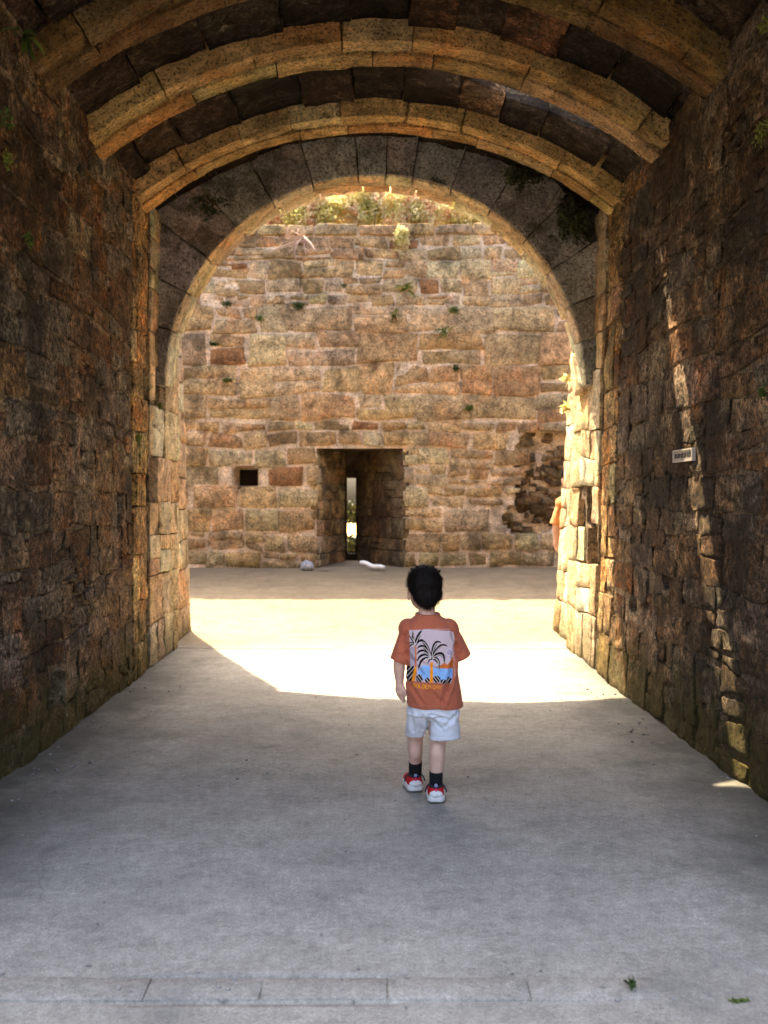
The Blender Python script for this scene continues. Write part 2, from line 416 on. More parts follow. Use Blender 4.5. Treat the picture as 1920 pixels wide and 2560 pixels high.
PAL_F = [(0.70, 0.49, 0.26), (0.66, 0.45, 0.225), (0.74, 0.54, 0.30), (0.63, 0.41, 0.20), (0.68, 0.50, 0.27), (0.69, 0.455, 0.225), (0.65, 0.49, 0.29)]
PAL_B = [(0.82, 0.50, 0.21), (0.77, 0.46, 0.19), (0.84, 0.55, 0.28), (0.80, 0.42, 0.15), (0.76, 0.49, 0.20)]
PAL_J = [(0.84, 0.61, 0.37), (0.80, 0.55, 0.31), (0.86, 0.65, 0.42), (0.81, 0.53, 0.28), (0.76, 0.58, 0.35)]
PAL_R = [(0.46, 0.32, 0.17), (0.42, 0.28, 0.145), (0.48, 0.34, 0.20), (0.43, 0.265, 0.125), (0.44, 0.33, 0.17)]
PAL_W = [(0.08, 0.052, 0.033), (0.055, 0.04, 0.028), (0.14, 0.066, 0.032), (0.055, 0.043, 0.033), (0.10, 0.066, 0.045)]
PAL_G = [(0.27, 0.245, 0.22), (0.25, 0.23, 0.21), (0.29, 0.25, 0.21), (0.235, 0.22, 0.205), (0.30, 0.245, 0.195)]

def warp(u, v, s, k=0.035):
    P = np.stack([u*1.3+s, v*1.3, np.zeros_like(u)+s*3], 1)
    return u + k*fbm(P, 2), v + k*fbm(P+31.7, 2)
HALF = 1.74
def wall_x(y, z):          # half width of the passage
    y = np.asarray(y, float); z = np.asarray(z, float)
    out = np.clip((y-Y_JAMB)/0.03, 0, 1)
    big = 0.014*vnoise(np.stack([y*0.8, z*0.8, np.zeros_like(y)+5], 1))
    return (HALF + big)*(1-out) + (1.84+0.03*np.minimum(z, 3.5))*out
def side_map(sgn, seed):
    def f(p):
        u, v = warp(p[:, 0], p[:, 1], seed)
        v = np.where(p[:, 1] < 0.02, p[:, 1], v)
        u = np.where(np.abs(p[:, 0]-Y_OUT) < 0.05, p[:, 0], u)
        return np.stack([sgn*(wall_x(u, v)+(0.030*(v-1.9) if sgn > 0 else 0.0)-p[:, 2]), u, v], 1)
    return f
GROOVE = (7.03, 7.15)

def side_wall(sgn, name, label, holes, seed, mat_t):
    y0, y1, top = 3.0, Y_OUT, 3.62
    fm = side_map(sgn, seed)
    # core with recesses behind lost stones and the portcullis groove
    ys = np.unique(np.round(np.concatenate([np.arange(Y_MOUTH, Y_OUT, 0.06), [GROOVE[0]-0.002, GROOVE[0]+0.01, GROOVE[1]-0.01, GROOVE[1]+0.002, Y_JAMB-0.005, Y_JAMB+0.03, Y_OUT-0.02, Y_OUT]]), 4))
    zs = np.concatenate([[-0.3], np.arange(0, 5.71, 0.06)])
    Yg, Zg = np.meshgrid(ys, zs, indexing='ij'); yy = Yg.ravel(); zz = Zg.ravel()
    d = -0.017 + 0.014*fbm(np.stack([yy*9, zz*9, yy*0], 1), 3)
    for (hy, hz, ry, rz) in holes:
        e = ((yy-hy)/(ry*1.15))**2 + ((zz-hz)/(rz*1.1))**2
        d = np.where(e < 1, -0.24+0.03*fbm(np.stack([yy*14, zz*14, yy*0], 1), 2), d)
    gd = (yy > GROOVE[0]) & (yy < GROOVE[1]) & (zz > 0.28)
    d = np.where(gd, -0.20, d)
    V = np.stack([sgn*(wall_x(yy, zz)+(0.030*(zz-1.9) if sgn > 0 else 0.0)-d), yy, zz], 1)
    F = grid_faces(len(ys)-1, len(zs)-1)
    core = (V.tolist(), F)
    mass = box_geo((2.15, Y_MOUTH, -0.3), (6.5, Y_OUT-0.03, 5.7)) if sgn > 0 else box_geo((-6.5, Y_MOUTH, -0.3), (-2.15, Y_OUT-0.03, 5.7))
    cap = box_geo((1.72, Y_MOUTH-0.02, -0.3), (2.16, Y_MOUTH+0.03, 5.1)) if sgn > 0 else box_geo((-2.16, Y_MOUTH-0.02, -0.3), (-1.72, Y_MOUTH+0.03, 5.1))
    cap2 = box_geo((1.93, Y_JAMB+0.05, 3.3), (2.16, Y_OUT-0.025, 5.7)) if sgn > 0 else box_geo((-2.16, Y_JAMB+0.05, 3.3), (-1.93, Y_OUT-0.025, 5.7))
    Vm, Fm = merge([core, mass, cap, cap2])
    w = mesh_obj(name, Vm, Fm, M['mortar'], None, False)
    tag(w, label, 'wall')
    rg = random.Random(seed+5)
    def lay(a, b, v1, hr, wr, mat, pal, sp, sd, prou=(0.0, 0.03), res=0.04, dressed=False):
        for (ua, ub, va, vb) in courses(a, b, 0.0, v1, hr, wr, sp, sd):
            cy, cz = (ua+ub)/2, (va+vb)/2
            if any(((cy-hy)/ry)**2 + ((cz-hz)/rz)**2 < 1.0 for hy, hz, ry, rz in holes): continue
            if any(ua < hy < ub and va < hz < vb for hy, hz, ry, rz in holes): continue
            dd = rg.uniform(*prou)
            if dressed:
                g = rg.uniform(0.0005, 0.003)
                block('stone', (ua+g, va+g, -0.13), (ub-g, vb-g, dd), fm, mat, w, pick(pal, rg), res=res,
                      r=rg.uniform(0.006, 0.014), amp=rg.uniform(0.006, 0.012), freq=(6, 9, 6), skew=0.006, edge=0.018, nmax=12)
            else:
                g = rg.uniform(0.001, 0.006)
                block('stone', (ua+g, va+g, -0.13), (ub-g, vb-g, dd), fm, mat, w, pick(pal, rg), res=res,
                      r=rg.uniform(0.004, 0.011), amp=rg.uniform(0.005, 0.010), freq=(9, 13, 9), skew=0.024, edge=0.012, nmax=18, crag=0.006)
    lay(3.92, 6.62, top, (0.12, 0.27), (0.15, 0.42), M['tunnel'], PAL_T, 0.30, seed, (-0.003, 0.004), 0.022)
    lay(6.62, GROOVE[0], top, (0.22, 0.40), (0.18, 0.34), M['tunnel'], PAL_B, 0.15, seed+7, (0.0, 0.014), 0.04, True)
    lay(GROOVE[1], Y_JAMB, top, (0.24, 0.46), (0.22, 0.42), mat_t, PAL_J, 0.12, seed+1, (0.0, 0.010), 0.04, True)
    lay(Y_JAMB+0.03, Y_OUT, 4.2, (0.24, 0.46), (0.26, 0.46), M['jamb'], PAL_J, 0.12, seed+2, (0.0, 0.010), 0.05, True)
    return w
# holes: (y, z, half y, half z)
left_wall = side_wall(-1, 'passage_wall', 'rough brown stone wall down the side of the passage without a sign plate',
    [(6.72, 1.36, 0.10, 0.15), (6.33, 1.27, 0.05, 0.2), (7.33, 1.42, 0.12, 0.24), (7.02, 2.15, 0.13, 0.22), (7.38, 2.22, 0.10, 0.2), (5.05, 0.2, 0.10, 0.16)], 11, M['jamb'])
right_wall = side_wall(1, 'passage_wall', 'rough stone wall with a sign plate and a thin streak of sunlight',
    [(7.42, 1.25, 0.12, 0.20), (7.36, 0.90, 0.13, 0.20), (7.72, 1.17, 0.05, 0.12), (7.38, 2.42, 0.08, 0.16), (5.45, 0.85, 0.05, 0.06), (6.1, 0.62, 0.05, 0.07)], 23, M['jamb'])

# ------------------------------------------------------------------ vault with ribs
V_APEX, V_SPR = 4.10, 3.48
def arc_params(half, rise): return (half*half+rise*rise)/(2*rise)
VR = arc_params(1.76, V_APEX-V_SPR); VC = V_APEX-VR
TH = math.asin(1.76/VR)
def vault_map(shear=False):
    def f(p):     # u = arc length from crown, v = y, d = downwards into the room
        th = p[:, 0]/VR; rr = VR - p[:, 2]
        x = rr*np.sin(th); z = VC + rr*np.cos(th); y = p[:, 1].copy()
        if shear:
            h = -p[:, 2]; y = y + SUN_DY*h; x = x - SUN_DX*h
        return np.stack([x, y, z], 1)
    return f
UMAX = VR*TH
RIBS = [(6.70, 7.00), (5.60, 5.92), (4.66, 4.98), (3.72, 4.04)]
WEB = 0.13
SL_A, SL_B = (0.64, 6.15, 0.26), (1.50, 6.09, 0.15)     # sunlit chink in the vault: (x, y, width)
def slit(x):
    t = (x-SL_A[0])/(SL_B[0]-SL_A[0]); return SL_A[1]+t*(SL_B[1]-SL_A[1]), SL_A[2]+t*(SL_B[2]-SL_A[2])
def build_vault():
    us = np.linspace(-UMAX-0.5, UMAX+0.5, 80); ys = np.unique(np.round(np.concatenate([np.linspace(Y_MOUTH, 7.5, 100), [6.3, 6.6]]), 4))
    U, Y = np.meshgrid(us, ys, indexing='ij')
    P = np.stack([U.ravel(), Y.ravel(), np.full(U.size, -(WEB+0.12))], 1)
    V = vault_map()(P)
    def skip(i, j):
        x = 0.5*(us[i]+us[i+1]); y = 0.5*(ys[j]+ys[j+1])
        x = VR*math.sin(x/VR)
        if not (0.3 < x < 1.74): return False
        c, w = slit(min(max(x+0.06, SL_A[0]), SL_B[0])); c += SUN_DY*(WEB+0.12)
        return abs(y-c) < 0.21
    F = grid_faces(len(us)-1, len(ys)-1, skip)
    front = []
    for i in range(40):                     # unseen masonry over the near mouth, hung low to darken the upper walls
        a, b = -1.95+3.9*i/40, -1.95+3.9*(i+1)/40
        za, zb = [3.16-0.24*(t/1.8)**2 for t in (a, b)]
        front.append(([(a, Y_MOUTH, za), (b, Y_MOUTH, zb), (b, Y_MOUTH, 5.1), (a, Y_MOUTH, 5.1)], [(0, 1, 2, 3)]))
    Vm, Fm = merge([(V.tolist(), F)] + front)
    v = mesh_obj('vault', Vm, Fm, M['web'], None, True, color=(0.1, 0.07, 0.05))
    tag(v, 'dark sooty stone barrel vault over the passage carried on pale ribs', 'vault')
    fm = vault_map()
    for k, (a, b) in enumerate(RIBS):
        rg = random.Random(50+k)
        rib = empty('rib', (0, 0, 0), v); rib_tone = (1.0, 0.85, 0.30, 0.30)[k]  # ribs nearer the camera get a darker colour
        mid = a + (b-a)*rg.uniform(0.44, 0.52)
        for (ya, yb, dd) in ((a, mid, -0.014), (mid+0.002, b, 0.0)):
            u = -UMAX-0.02
            while u < UMAX:
                w = rg.uniform(0.34, 0.85); e = min(u+w, UMAX+0.02)
                if UMAX-e < 0.15: e = UMAX+0.02
                block('voussoir', (u+0.0002, ya, -0.30), (e-0.0002, yb, dd+rg.uniform(-0.004, 0.004)), fm, M['rib'], rib, tuple(q*rib_tone for q in pick(PAL_B, rg)),
                      res=0.04, r=0.005, amp=0.006, freq=(4, 22, 12), edge=0.016, nmax=26, nz=4, crag=0.005)
                u = e
    bays = [(Y_MOUTH, 3.72, False), (4.04, 4.66, False), (4.98, 5.60, False), (5.92, 6.70, True), (7.0, Y_ARCH, False)]
    for k, (a, b, has) in enumerate(bays):
        rg = random.Random(80+k); u = -UMAX-0.12
        while u < UMAX+0.1:
            w = rg.uniform(0.26, 0.46); e = u+w
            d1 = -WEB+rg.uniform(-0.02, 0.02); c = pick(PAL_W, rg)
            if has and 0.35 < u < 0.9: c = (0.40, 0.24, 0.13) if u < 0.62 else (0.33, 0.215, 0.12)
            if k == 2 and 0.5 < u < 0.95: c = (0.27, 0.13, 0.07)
            xm0, xm1 = VR*math.sin(u/VR), VR*math.sin(e/VR)
            kw = dict(res=0.05, r=0.004, amp=0.014, freq=(7, 7, 7), edge=0.02, nmax=14, crag=0.008)
            if has and xm1 > SL_A[0] and xm0 < SL_B[0]:
                def seg(side, u=u, e=e):
                    def f(p):
                        x = VR*np.sin(p[:, 0]/VR)
                        t = np.clip((x-SL_A[0])/(SL_B[0]-SL_A[0]), -0.3, 1.2)
                        cy = SL_A[1]+t*(SL_B[1]-SL_A[1]); wd = np.where((t > 0) & (t < 1), SL_A[2]+t*(SL_B[2]-SL_A[2]), 0.0)
                        s = p[:, 1]
                        y = np.where(side < 0, (a-0.15)+s*(cy-wd/2-a+0.15), (cy+wd/2)+s*(b+0.05-cy-wd/2))
                        return vault_map(True)(np.stack([p[:, 0], y, p[:, 2]], 1))
                    return f
                for side in (-1, 1):
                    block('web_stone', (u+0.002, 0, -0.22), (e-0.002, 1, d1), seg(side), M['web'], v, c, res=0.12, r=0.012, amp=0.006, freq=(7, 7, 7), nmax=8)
            else:
                block('web_stone', (u, a-0.03, -0.26), (e, b+0.03, d1), fm, M['web'], v, c, **kw)
            u = e
    return v
vault = build_vault()

# ------------------------------------------------------------------ inner gate arch and outer arch
def arch_map(cz, yface):
    def f(p):      # u = angle*R (arc length), v = radius, d = towards the camera from the face
        th = p[:, 0]
        return np.stack([p[:, 1]*np.cos(th), yface-p[:, 2], cz+p[:, 1]*np.sin(th)], 1)
    return f
AR, ACZ = 1.70, 2.24
def arch_slab(y0, y1, Rr, cz, xs, ztop, squash=1.0):
    n = 48; parts = []
    pts = [(Rr*math.cos(math.pi*i/n), cz+squash*Rr*math.sin(math.pi*i/n)) for i in range(n+1)]
    V = []; F = []
    for y in (y0, y1):
        for (x, z) in pts: V.append((x, y, z))
        for (x, z) in pts: V.append((x*1.0, y, ztop))
    m = n+1
    for i in range(n):
        F.append((i, i+1, m+i+1, m+i)); F.append((2*m+i, 3*m+i, 3*m+i+1, 2*m+i+1))
        F.append((i, 2*m+i, 2*m+i+1, i+1))
    parts.append((V, F))
    for s in (-1, 1):
        a, b = (Rr, xs) if s > 0 else (-xs, -Rr)
        parts.append(box_geo((a, y0, cz-0.0), (b, y1, ztop)))
    return merge(parts)
Vm, Fm = arch_slab(Y_ARCH+0.05, Y_RING-0.03, AR+0.06, ACZ, 2.3, 5.0)
gate = mesh_obj('gate_arch', Vm, Fm, M['spandrel'], None, False, color=(0.09, 0.075, 0.055))
tag(gate, 'round gate arch of big grey wedge stones at the end of the passage', 'arch')
rg = random.Random(301)
angs = [0.0]
for w in (0.24, 0.2, 0.22, 0.22, 0.25, 0.24, 0.22, 0.145, 0.15, 0.25, 0.24, 0.24, 0.23, 0.22, 0.22, 0.3):
    angs.append(angs[-1]+w)
angs = [a*math.pi/angs[-1] for a in angs]
for i in range(len(angs)-1):
    a, b = angs[i], angs[i+1]
    mid = (a+b)/2
    outer = AR + (rg.uniform(0.46, 0.56) if 0.8 < mid < 2.4 else rg.uniform(0.36, 0.5))
    g = 0.005/AR
    c = pick(PAL_G, rg)
    fm = arch_map(ACZ, Y_ARCH)
    # face stone
    lo, hi = (a*2+0.002, AR, -(Y_RING-Y_ARCH)*0.42), (b*2-0.002, outer, rg.uniform(-0.006, 0.008))
    def f2(p, fm=fm): return fm(np.stack([p[:, 0]/2, p[:, 1], p[:, 2]], 1))
    block('voussoir', lo, hi, f2, M['gate'], gate, c, res=0.045, r=0.007, amp=0.006, nmax=12, edge=0.012, nz=5)
    # second ring of stones behind, seen from below
    c2 = pick(PAL_J, rg)
    lo2, hi2 = (a*2+0.006-0.05, AR-0.0+rg.uniform(0.0, 0.02), -(Y_RING-Y_ARCH)), (b*2-0.006-0.05, outer, -(Y_RING-Y_ARCH)*0.42-0.006)
    block('soffit_stone', lo2, hi2, f2, M['jamb'], gate, c2, res=0.05, r=0.02, amp=0.010, nmax=10, edge=0.015, nz=5)
# thin pale lining stones under the ring, facing the light
for i in range(len(angs)-1):
    a, b = angs[i], angs[i+1]
    def f3(p): 
        th = p[:, 0]/AR; rr = AR-p[:, 2]
        return np.stack([rr*np.cos(th), p[:, 1], ACZ+rr*np.sin(th)], 1)
    block('lining_stone', (a*AR+0.003, Y_ARCH+0.02, -0.03), (b*AR-0.003, Y_ARCH+0.02+rg.uniform(0.20, 0.26), 0.012), f3, M['jamb'], gate, pick(PAL_J, rg),
          res=0.045, r=0.016, amp=0.009, nmax=10, edge=0.015)
# spandrel rubble either side of the ring
fw = lambda p: np.stack([p[:, 0], Y_ARCH-p[:, 2]+0.03, p[:, 1]], 1)
for (ua, ub, va, vb) in courses(-1.86, 1.86, 2.2, 4.5, (0.13, 0.26), (0.2, 0.42), 0.2, 77):
    cx, cz_ = (ua+ub)/2, (va+vb)/2
    dd = math.hypot(cx, cz_-ACZ)
    if dd < AR+0.40: continue
    if cz_ > VC+math.sqrt(max(0, (VR+0.25)**2-cx*cx)): continue
    block('stone', (ua+0.006, va+0.006, -0.1), (ub-0.006, vb-0.006, rg.uniform(-0.03, 0.02)), fw, M['spandrel'], gate,
          tuple(x*0.6 for x in pick(PAL_G, rg)), res=0.05, r=0.03, amp=0.02, skew=0.02, edge=0.03, nmax=8)

# ------------------------------------------------------------------ courtyard wall
FW_TOP = 5.36
YW, GW0 = 14.4, 0.25            # the wall is laid out here and seated at Y_FAR below
fmf = lambda p: np.stack([warp(p[:, 0], p[:, 1], 3.0, 0.04)[0], YW-p[:, 2], GW0+np.where(p[:, 1] < 0.03, p[:, 1], warp(p[:, 0], p[:, 1], 3.0, 0.04)[1])], 1)
EMB = (-0.92, 0.44, 0.0, 1.86)         # embrasure mouth
SLX0, SLX1, SLZ0, SLZ1 = -0.475, -0.325, 0.15, 1.42
HOLES_F = [(-2.02, 1.42, 0.19, 0.15)]
RUIN = [(2.62, 1.75, 0.42, 0.42), (2.55, 1.2, 0.36, 0.35), (2.45, 0.75, 0.45, 0.28), (2.9, 1.4, 0.3, 0.8)]
def build_far_wall():
    nx, nz = 150, 110
    xs = np.unique(np.round(np.concatenate([[-14, -8], np.linspace(-4.2, 4.2, 121), [8, 14], [EMB[0], EMB[1]]]), 4))
    zs = np.unique(np.round(np.concatenate([[-0.4], np.linspace(0, FW_TOP-0.03, 88), [EMB[3]]]), 4))
    Xg, Zg = np.meshgrid(xs, zs, indexing='ij'); x = Xg.ravel(); z = Zg.ravel()
    d = -0.014+0.012*fbm(np.stack([x*6, z*6, x*0], 1), 3)
    for (hx, hz, rx, rz) in HOLES_F:
        d = np.where((np.abs(x-hx) < rx) & (np.abs(z-hz) < rz), -0.4, d)
    for (hx, hz, rx, rz) in RUIN:
        e = ((x-hx)/rx)**2+((z-hz)/rz)**2
        d = np.where(e < 1.0, -0.20+0.06*fbm(np.stack([x*5, z*5, x*0], 1), 3), d)
    V = np.stack([x, YW-d, GW0+z], 1)
    def skip(i, j):
        return EMB[0]-1e-6 <= xs[i] and xs[i+1] <= EMB[1]+1e-6 and zs[j] >= -0.41 and zs[j+1] <= EMB[3]+1e-6
    F = grid_faces(len(xs)-1, len(zs)-1, skip)
    YB = YW+1.25
    parts = [(V.tolist(), F)]
    # mass of the wall behind the face, pierced by the embrasure
    z0, zt = -0.4, GW0+FW_TOP-0.04
    parts += [box_geo((-14, YW+0.45, z0), (EMB[0]-0.45, YB, zt)), box_geo((EMB[1]+0.45, YW+0.45, z0), (14, YB, zt)),
              box_geo((EMB[0]-0.45, YW+0.45, GW0+EMB[3]+0.02), (EMB[1]+0.45, YB, zt)),
              box_geo((-14, YW+0.01, zt-0.03), (14, YB, zt-0.005))]
    Vm, Fm = merge(parts)
    w = mesh_obj('courtyard_wall', Vm, Fm, M['farmortar'], None, False)
    tag(w, 'tall sunless stone wall across the courtyard with an arrow slit', 'wall')
    rg = random.Random(404)
    def lay(v0, v1, hr, wr, sp, sd, dom):
        for (ua, ub, va, vb) in courses(-3.45, 3.45, v0, v1, hr, wr, sp, sd):
            c = ((ua+ub)/2, (va+vb)/2)
            pieces = [(ua, ub)]
            if va < EMB[3]-0.05:
                if ub > EMB[0] and ua < EMB[1]:
                    pieces = [(a, b) for a, b in ((ua, min(ub, EMB[0])), (max(ua, EMB[1]), ub)) if b-a > 0.08]
            for (a, b) in pieces:
                vb2, va2 = vb, va
                if va < EMB[3] < vb and b > EMB[0] and a < EMB[1]: va2 = EMB[3]
                cc = ((a+b)/2, (va2+vb2)/2)
                if any(abs(cc[0]-hx) < rx+0.05 and abs(cc[1]-hz) < rz+0.03 for hx, hz, rx, rz in HOLES_F): continue
                ruin = any(((cc[0]-hx)/rx)**2+((cc[1]-hz)/rz)**2 < 1 for hx, hz, rx, rz in RUIN)
                g = rg.uniform(0.006, 0.020) if cc[1] < 2.3 else rg.uniform(0.002, 0.009)
                col = pick(PAL_F, rg)
                if ruin:
                    if rg.random() < 0.7: continue
                    dd = rg.uniform(-0.16, -0.05); col = tuple(x*0.45 for x in col)
                else: dd = rg.uniform(0.0, 0.03)
                if rg.random() < 0.03 and va > 0.2: col = (0.46, 0.23, 0.10)
                block('stone', (a+g, va2+g, -0.12), (b-g, vb2-g, dd), fmf, M['far'] if not ruin else M['recess'], w, col, res=0.075, r=rg.uniform(0.015, 0.035),
                      amp=rg.uniform(0.008, 0.016), freq=(5, 8, 5), skew=dom, edge=0.02, nmax=9)
    lay(0.0, 0.55, (0.16, 0.30), (0.22, 0.5), 0.2, 5, 0.03)
    lay(0.55, 2.3, (0.24, 0.42), (0.32, 0.66), 0.30, 6, 0.035)
    lay(2.3, 4.1, (0.30, 0.52), (0.40, 0.90), 0.35, 9, 0.045)
    lay(4.1, FW_TOP-0.16, (0.14, 0.28), (0.22, 0.50), 0.25, 8, 0.035)
    for k in range(90):
        hx, hz, rx, rz = rg.choice(RUIN); t = rg.uniform(0, 6.28); q = math.sqrt(rg.random())
        x, z = hx+rx*q*math.cos(t), hz+rz*q*math.sin(t); s = rg.uniform(0.05, 0.14)
        if x > 3.1: continue
        block('rubble_stone', (x-s, z-s*0.6, -0.3), (x+s*rg.uniform(0.7, 1.2), z+s*0.6, rg.uniform(-0.2, -0.06)), fmf, M['recess'], w,
              (lambda kk, q: tuple(c*kk for c in q))(rg.uniform(0.2, 0.7), pick(PAL_F, rg)), res=0.05, r=0.04, amp=0.02, nmax=5, skew=0.03)
    u = -3.4
    while u < 3.4:
        e = u+rg.uniform(0.38, 0.7)
        if not (0.28 < (u+e)/2 < 0.5):
            block('coping_stone', (u+0.01, FW_TOP-0.16, -0.5), (e-0.01, FW_TOP+rg.uniform(-0.01, 0.03), rg.uniform(0.03, 0.06)), fmf, M['far'], w, pick(PAL_F, rg),
                  res=0.07, r=0.03, amp=0.012, nmax=9, edge=0.02)
        u = e
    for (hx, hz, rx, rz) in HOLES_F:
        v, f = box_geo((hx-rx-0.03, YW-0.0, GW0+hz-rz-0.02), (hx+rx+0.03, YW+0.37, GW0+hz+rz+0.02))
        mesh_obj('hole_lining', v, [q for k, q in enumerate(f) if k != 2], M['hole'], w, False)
    return w
far_wall = build_far_wall()
# the embrasure: splayed cheeks, lintel, sill and a back plate pierced by the slit
def build_embrasure(parent):
    YB = YW+1.05
    def cheek(side):
        def f(p):   # u: 0..1 depth, v height, d proud
            t = p[:, 0]
            if side < 0: x = EMB[0]+(SLX0-0.02-EMB[0])*t + p[:, 2]*0.9
            else: x = EMB[1]+(SLX1+0.02-EMB[1])*t - p[:, 2]*0.9
            ch = 0
            return np.stack([x+ch, YW+0.005+t*(YB-YW), GW0+p[:, 1]], 1)
        return f
    rg = random.Random(77)
    for side in (-1, 1):
        for (ua, ub, va, vb) in courses(0, 1.0, 0, EMB[3], (0.16, 0.34), (0.16, 0.34), 0.25, 60+side):
            c = pick(PAL_F, rg); kk = 0.6 if side < 0 else 0.28  # shade painted into the stones: one cheek dimmed, the other much darker
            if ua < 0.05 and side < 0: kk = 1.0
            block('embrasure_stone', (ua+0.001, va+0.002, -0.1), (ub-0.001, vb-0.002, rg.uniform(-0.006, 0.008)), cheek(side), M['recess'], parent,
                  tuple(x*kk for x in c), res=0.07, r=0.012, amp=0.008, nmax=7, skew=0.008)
        y0 = np.linspace(0, 1, 2)
        a = cheek(side)(np.array([[0.0, -0.3, -0.03], [1.0, -0.3, -0.03], [1.0, EMB[3], -0.03], [0.0, EMB[3], -0.03]]))
        mesh_obj('embrasure_cheek', a, [(0, 1, 2, 3)], M['rubble'], parent, False)
    parts = [box_geo((EMB[0]-0.4, YB, -0.4), (SLX0, YB+0.15, GW0+EMB[3]+0.1)), box_geo((SLX1, YB, -0.4), (EMB[1]+0.4, YB+0.15, GW0+EMB[3]+0.1)),
             box_geo((SLX0, YB, GW0+SLZ1), (SLX1, YB+0.15, GW0+EMB[3]+0.1)), box_geo((SLX0, YB, -0.4), (SLX1, YB+0.15, GW0+SLZ0))]
    Vm, Fm = merge(parts); mesh_obj('slit_wall', Vm, Fm, M['rubble'], parent, False, color=(0.1, 0.07, 0.045))
    v, f = box_geo((EMB[0]-0.4, YW+0.03, GW0+EMB[3]), (EMB[1]+0.4, YB+0.1, GW0+EMB[3]+0.12))
    mesh_obj('lintel', v, f, M['recess'], parent, False, color=(0.2, 0.14, 0.08))
    xs = np.linspace(EMB[0], EMB[1], 14); ys = np.linspace(YW-0.35, YB, 14)
    X, Y = np.meshgrid(xs, ys, indexing='ij'); x = X.ravel(); y = Y.ravel()
    z = GW0-0.03+0.07*np.clip((y-YW+0.05)/1.0, 0, 1)+0.02*fbm(np.stack([x*6, y*6, x*0], 1), 2)
    mesh_obj('sill', np.stack([x, y, z], 1), grid_faces(13, 13), M['ground'], parent, True)
build_embrasure(far_wall)

KW = Y_FAR/YW
far_wall.scale = (KW, KW, KW); far_wall.location = (0, Y_FAR-YW*KW, G_FAR-GW0*KW)
FW_TOP *= KW

# what the slit looks out on
def simple_leafy(name, center, radii, n, size, mat, parent, seed, up=0.0, tone=(0, 1), fade=True):
    r = np.random.default_rng(seed)
    d = r.normal(size=(n, 3)); d /= np.linalg.norm(d, axis=1)[:, None]
    rad = r.random(n)**0.45
    lump = 0.75+0.45*fbm(d*2.2+seed, 2)
    p = np.array(center)+d*rad[:, None]*np.array(radii)*lump[:, None]
    a = r.normal(size=(n, 3)); a[:, 2] += up; a /= np.linalg.norm(a, axis=1)[:, None]
    b = np.cross(a, r.normal(size=(n, 3))); b /= np.linalg.norm(b, axis=1)[:, None]
    s = size*(0.6+0.8*r.random(n))[:, None]
    V = np.empty((n, 4, 3)); V[:, 0] = p-a*s; V[:, 1] = p+b*s*0.45+np.cross(a, b)*s*0.15; V[:, 2] = p+a*s; V[:, 3] = p-b*s*0.45+np.cross(a, b)*s*0.15
    o = mesh_obj(name, V.reshape(-1, 3), [(4*i, 4*i+1, 4*i+2, 4*i+3) for i in range(n)], mat, parent, False)
    tn = np.repeat(np.clip(tone[0]+(tone[1]-tone[0])*(0.5+0.5*fbm(p*5+seed, 2)*1.6+r.normal(size=n)*0.16), 0, 1), 4)
    at = o.data.attributes.new('tone', 'FLOAT', 'POINT'); at.data.foreach_set('value', tn.astype(np.float32))
    return o
v = [(-60, 15.8, -0.32), (60, 15.8, -0.32), (60, 140, -0.32), (-60, 140, -0.32)]
M['dry'] = plain('dry_grass', (0.62, 0.44, 0.15), 0.9, 0.3, 3)
tag(mesh_obj('field', v, [(0, 1, 2, 3)], M['dry'], None, False), kind='structure')
for (yy, zt, lab) in ((27, 0.22, 'low dark hedge in the dry field beyond the arrow slit'), (55, 1.25, 'tall dark hedge far off behind the low hedge beyond the arrow slit')):
    h = empty('hedge', (-1.0, yy, -0.3)); tag(h, lab, 'hedge')
    simple_leafy('foliage', (0, 0, (zt+0.3)*0.5), (3.0, 0.6, (zt+0.3)*0.62), 3000, 0.12, M['darkleaf'], h, int(yy))

# ------------------------------------------------------------------ plants
def tubes(name, paths, mat, parent, seg=6):
    V = []; F = []
    for path, r0, r1 in paths:
        P = np.array(path, float); n = len(P); base = len(V)
        T = np.gradient(P, axis=0); T /= np.linalg.norm(T, axis=1)[:, None]+1e-9
        ref = np.array([0.3, 0.9, 0.2])
        for i in range(n):
            a = np.cross(T[i], ref); a /= np.linalg.norm(a)+1e-9; b = np.cross(T[i], a)
            rr = r0+(r1-r0)*i/(n-1)
            for k in range(seg):
                t = 2*math.pi*k/seg; V.append(P[i]+rr*(a*math.cos(t)+b*math.sin(t)))
        for i in range(n-1):
            for k in range(seg):
                F.append((base+i*seg+k, base+i*seg+(k+1) % seg, base+(i+1)*seg+(k+1) % seg, base+(i+1)*seg+k))
        F.append(tuple(base+k for k in range(seg))[::-1]); F.append(tuple(base+(n-1)*seg+k for k in range(seg)))
    return mesh_obj(name, V, F, mat, parent)
def curve(p0, d, n, step, droop, wob, r):
    p = np.array(p0, float); d = np.array(d, float); out = [p.copy()]
    for i in range(n):
        d = d+np.array([r.normal()*wob, r.normal()*wob, -droop+r.normal()*wob]); d /= np.linalg.norm(d)
        p = p+d*step; out.append(p.copy())
    return out
def shrub(name, loc, radii, n, size, mat, label, seed, tone=(0, 1)):
    r = np.random.default_rng(seed)
    e = empty(name, loc); tag(e, label, 'shrub', 'flowering shrubs along the top of the courtyard wall')
    simple_leafy('crown', (0, 0, radii[2]*0.8), radii, n, size, mat, e, seed, tone=tone)
    tubes('stem', [(curve((r.normal()*0.05, r.normal()*0.05, -0.1), (r.normal()*0.5, r.normal()*0.4, 1), 6, radii[2]*0.13, 0.0, 0.12, r), 0.012, 0.004) for _ in range(7)], M['stem'], e, 5)
    return e
ZT = G_FAR+FW_TOP
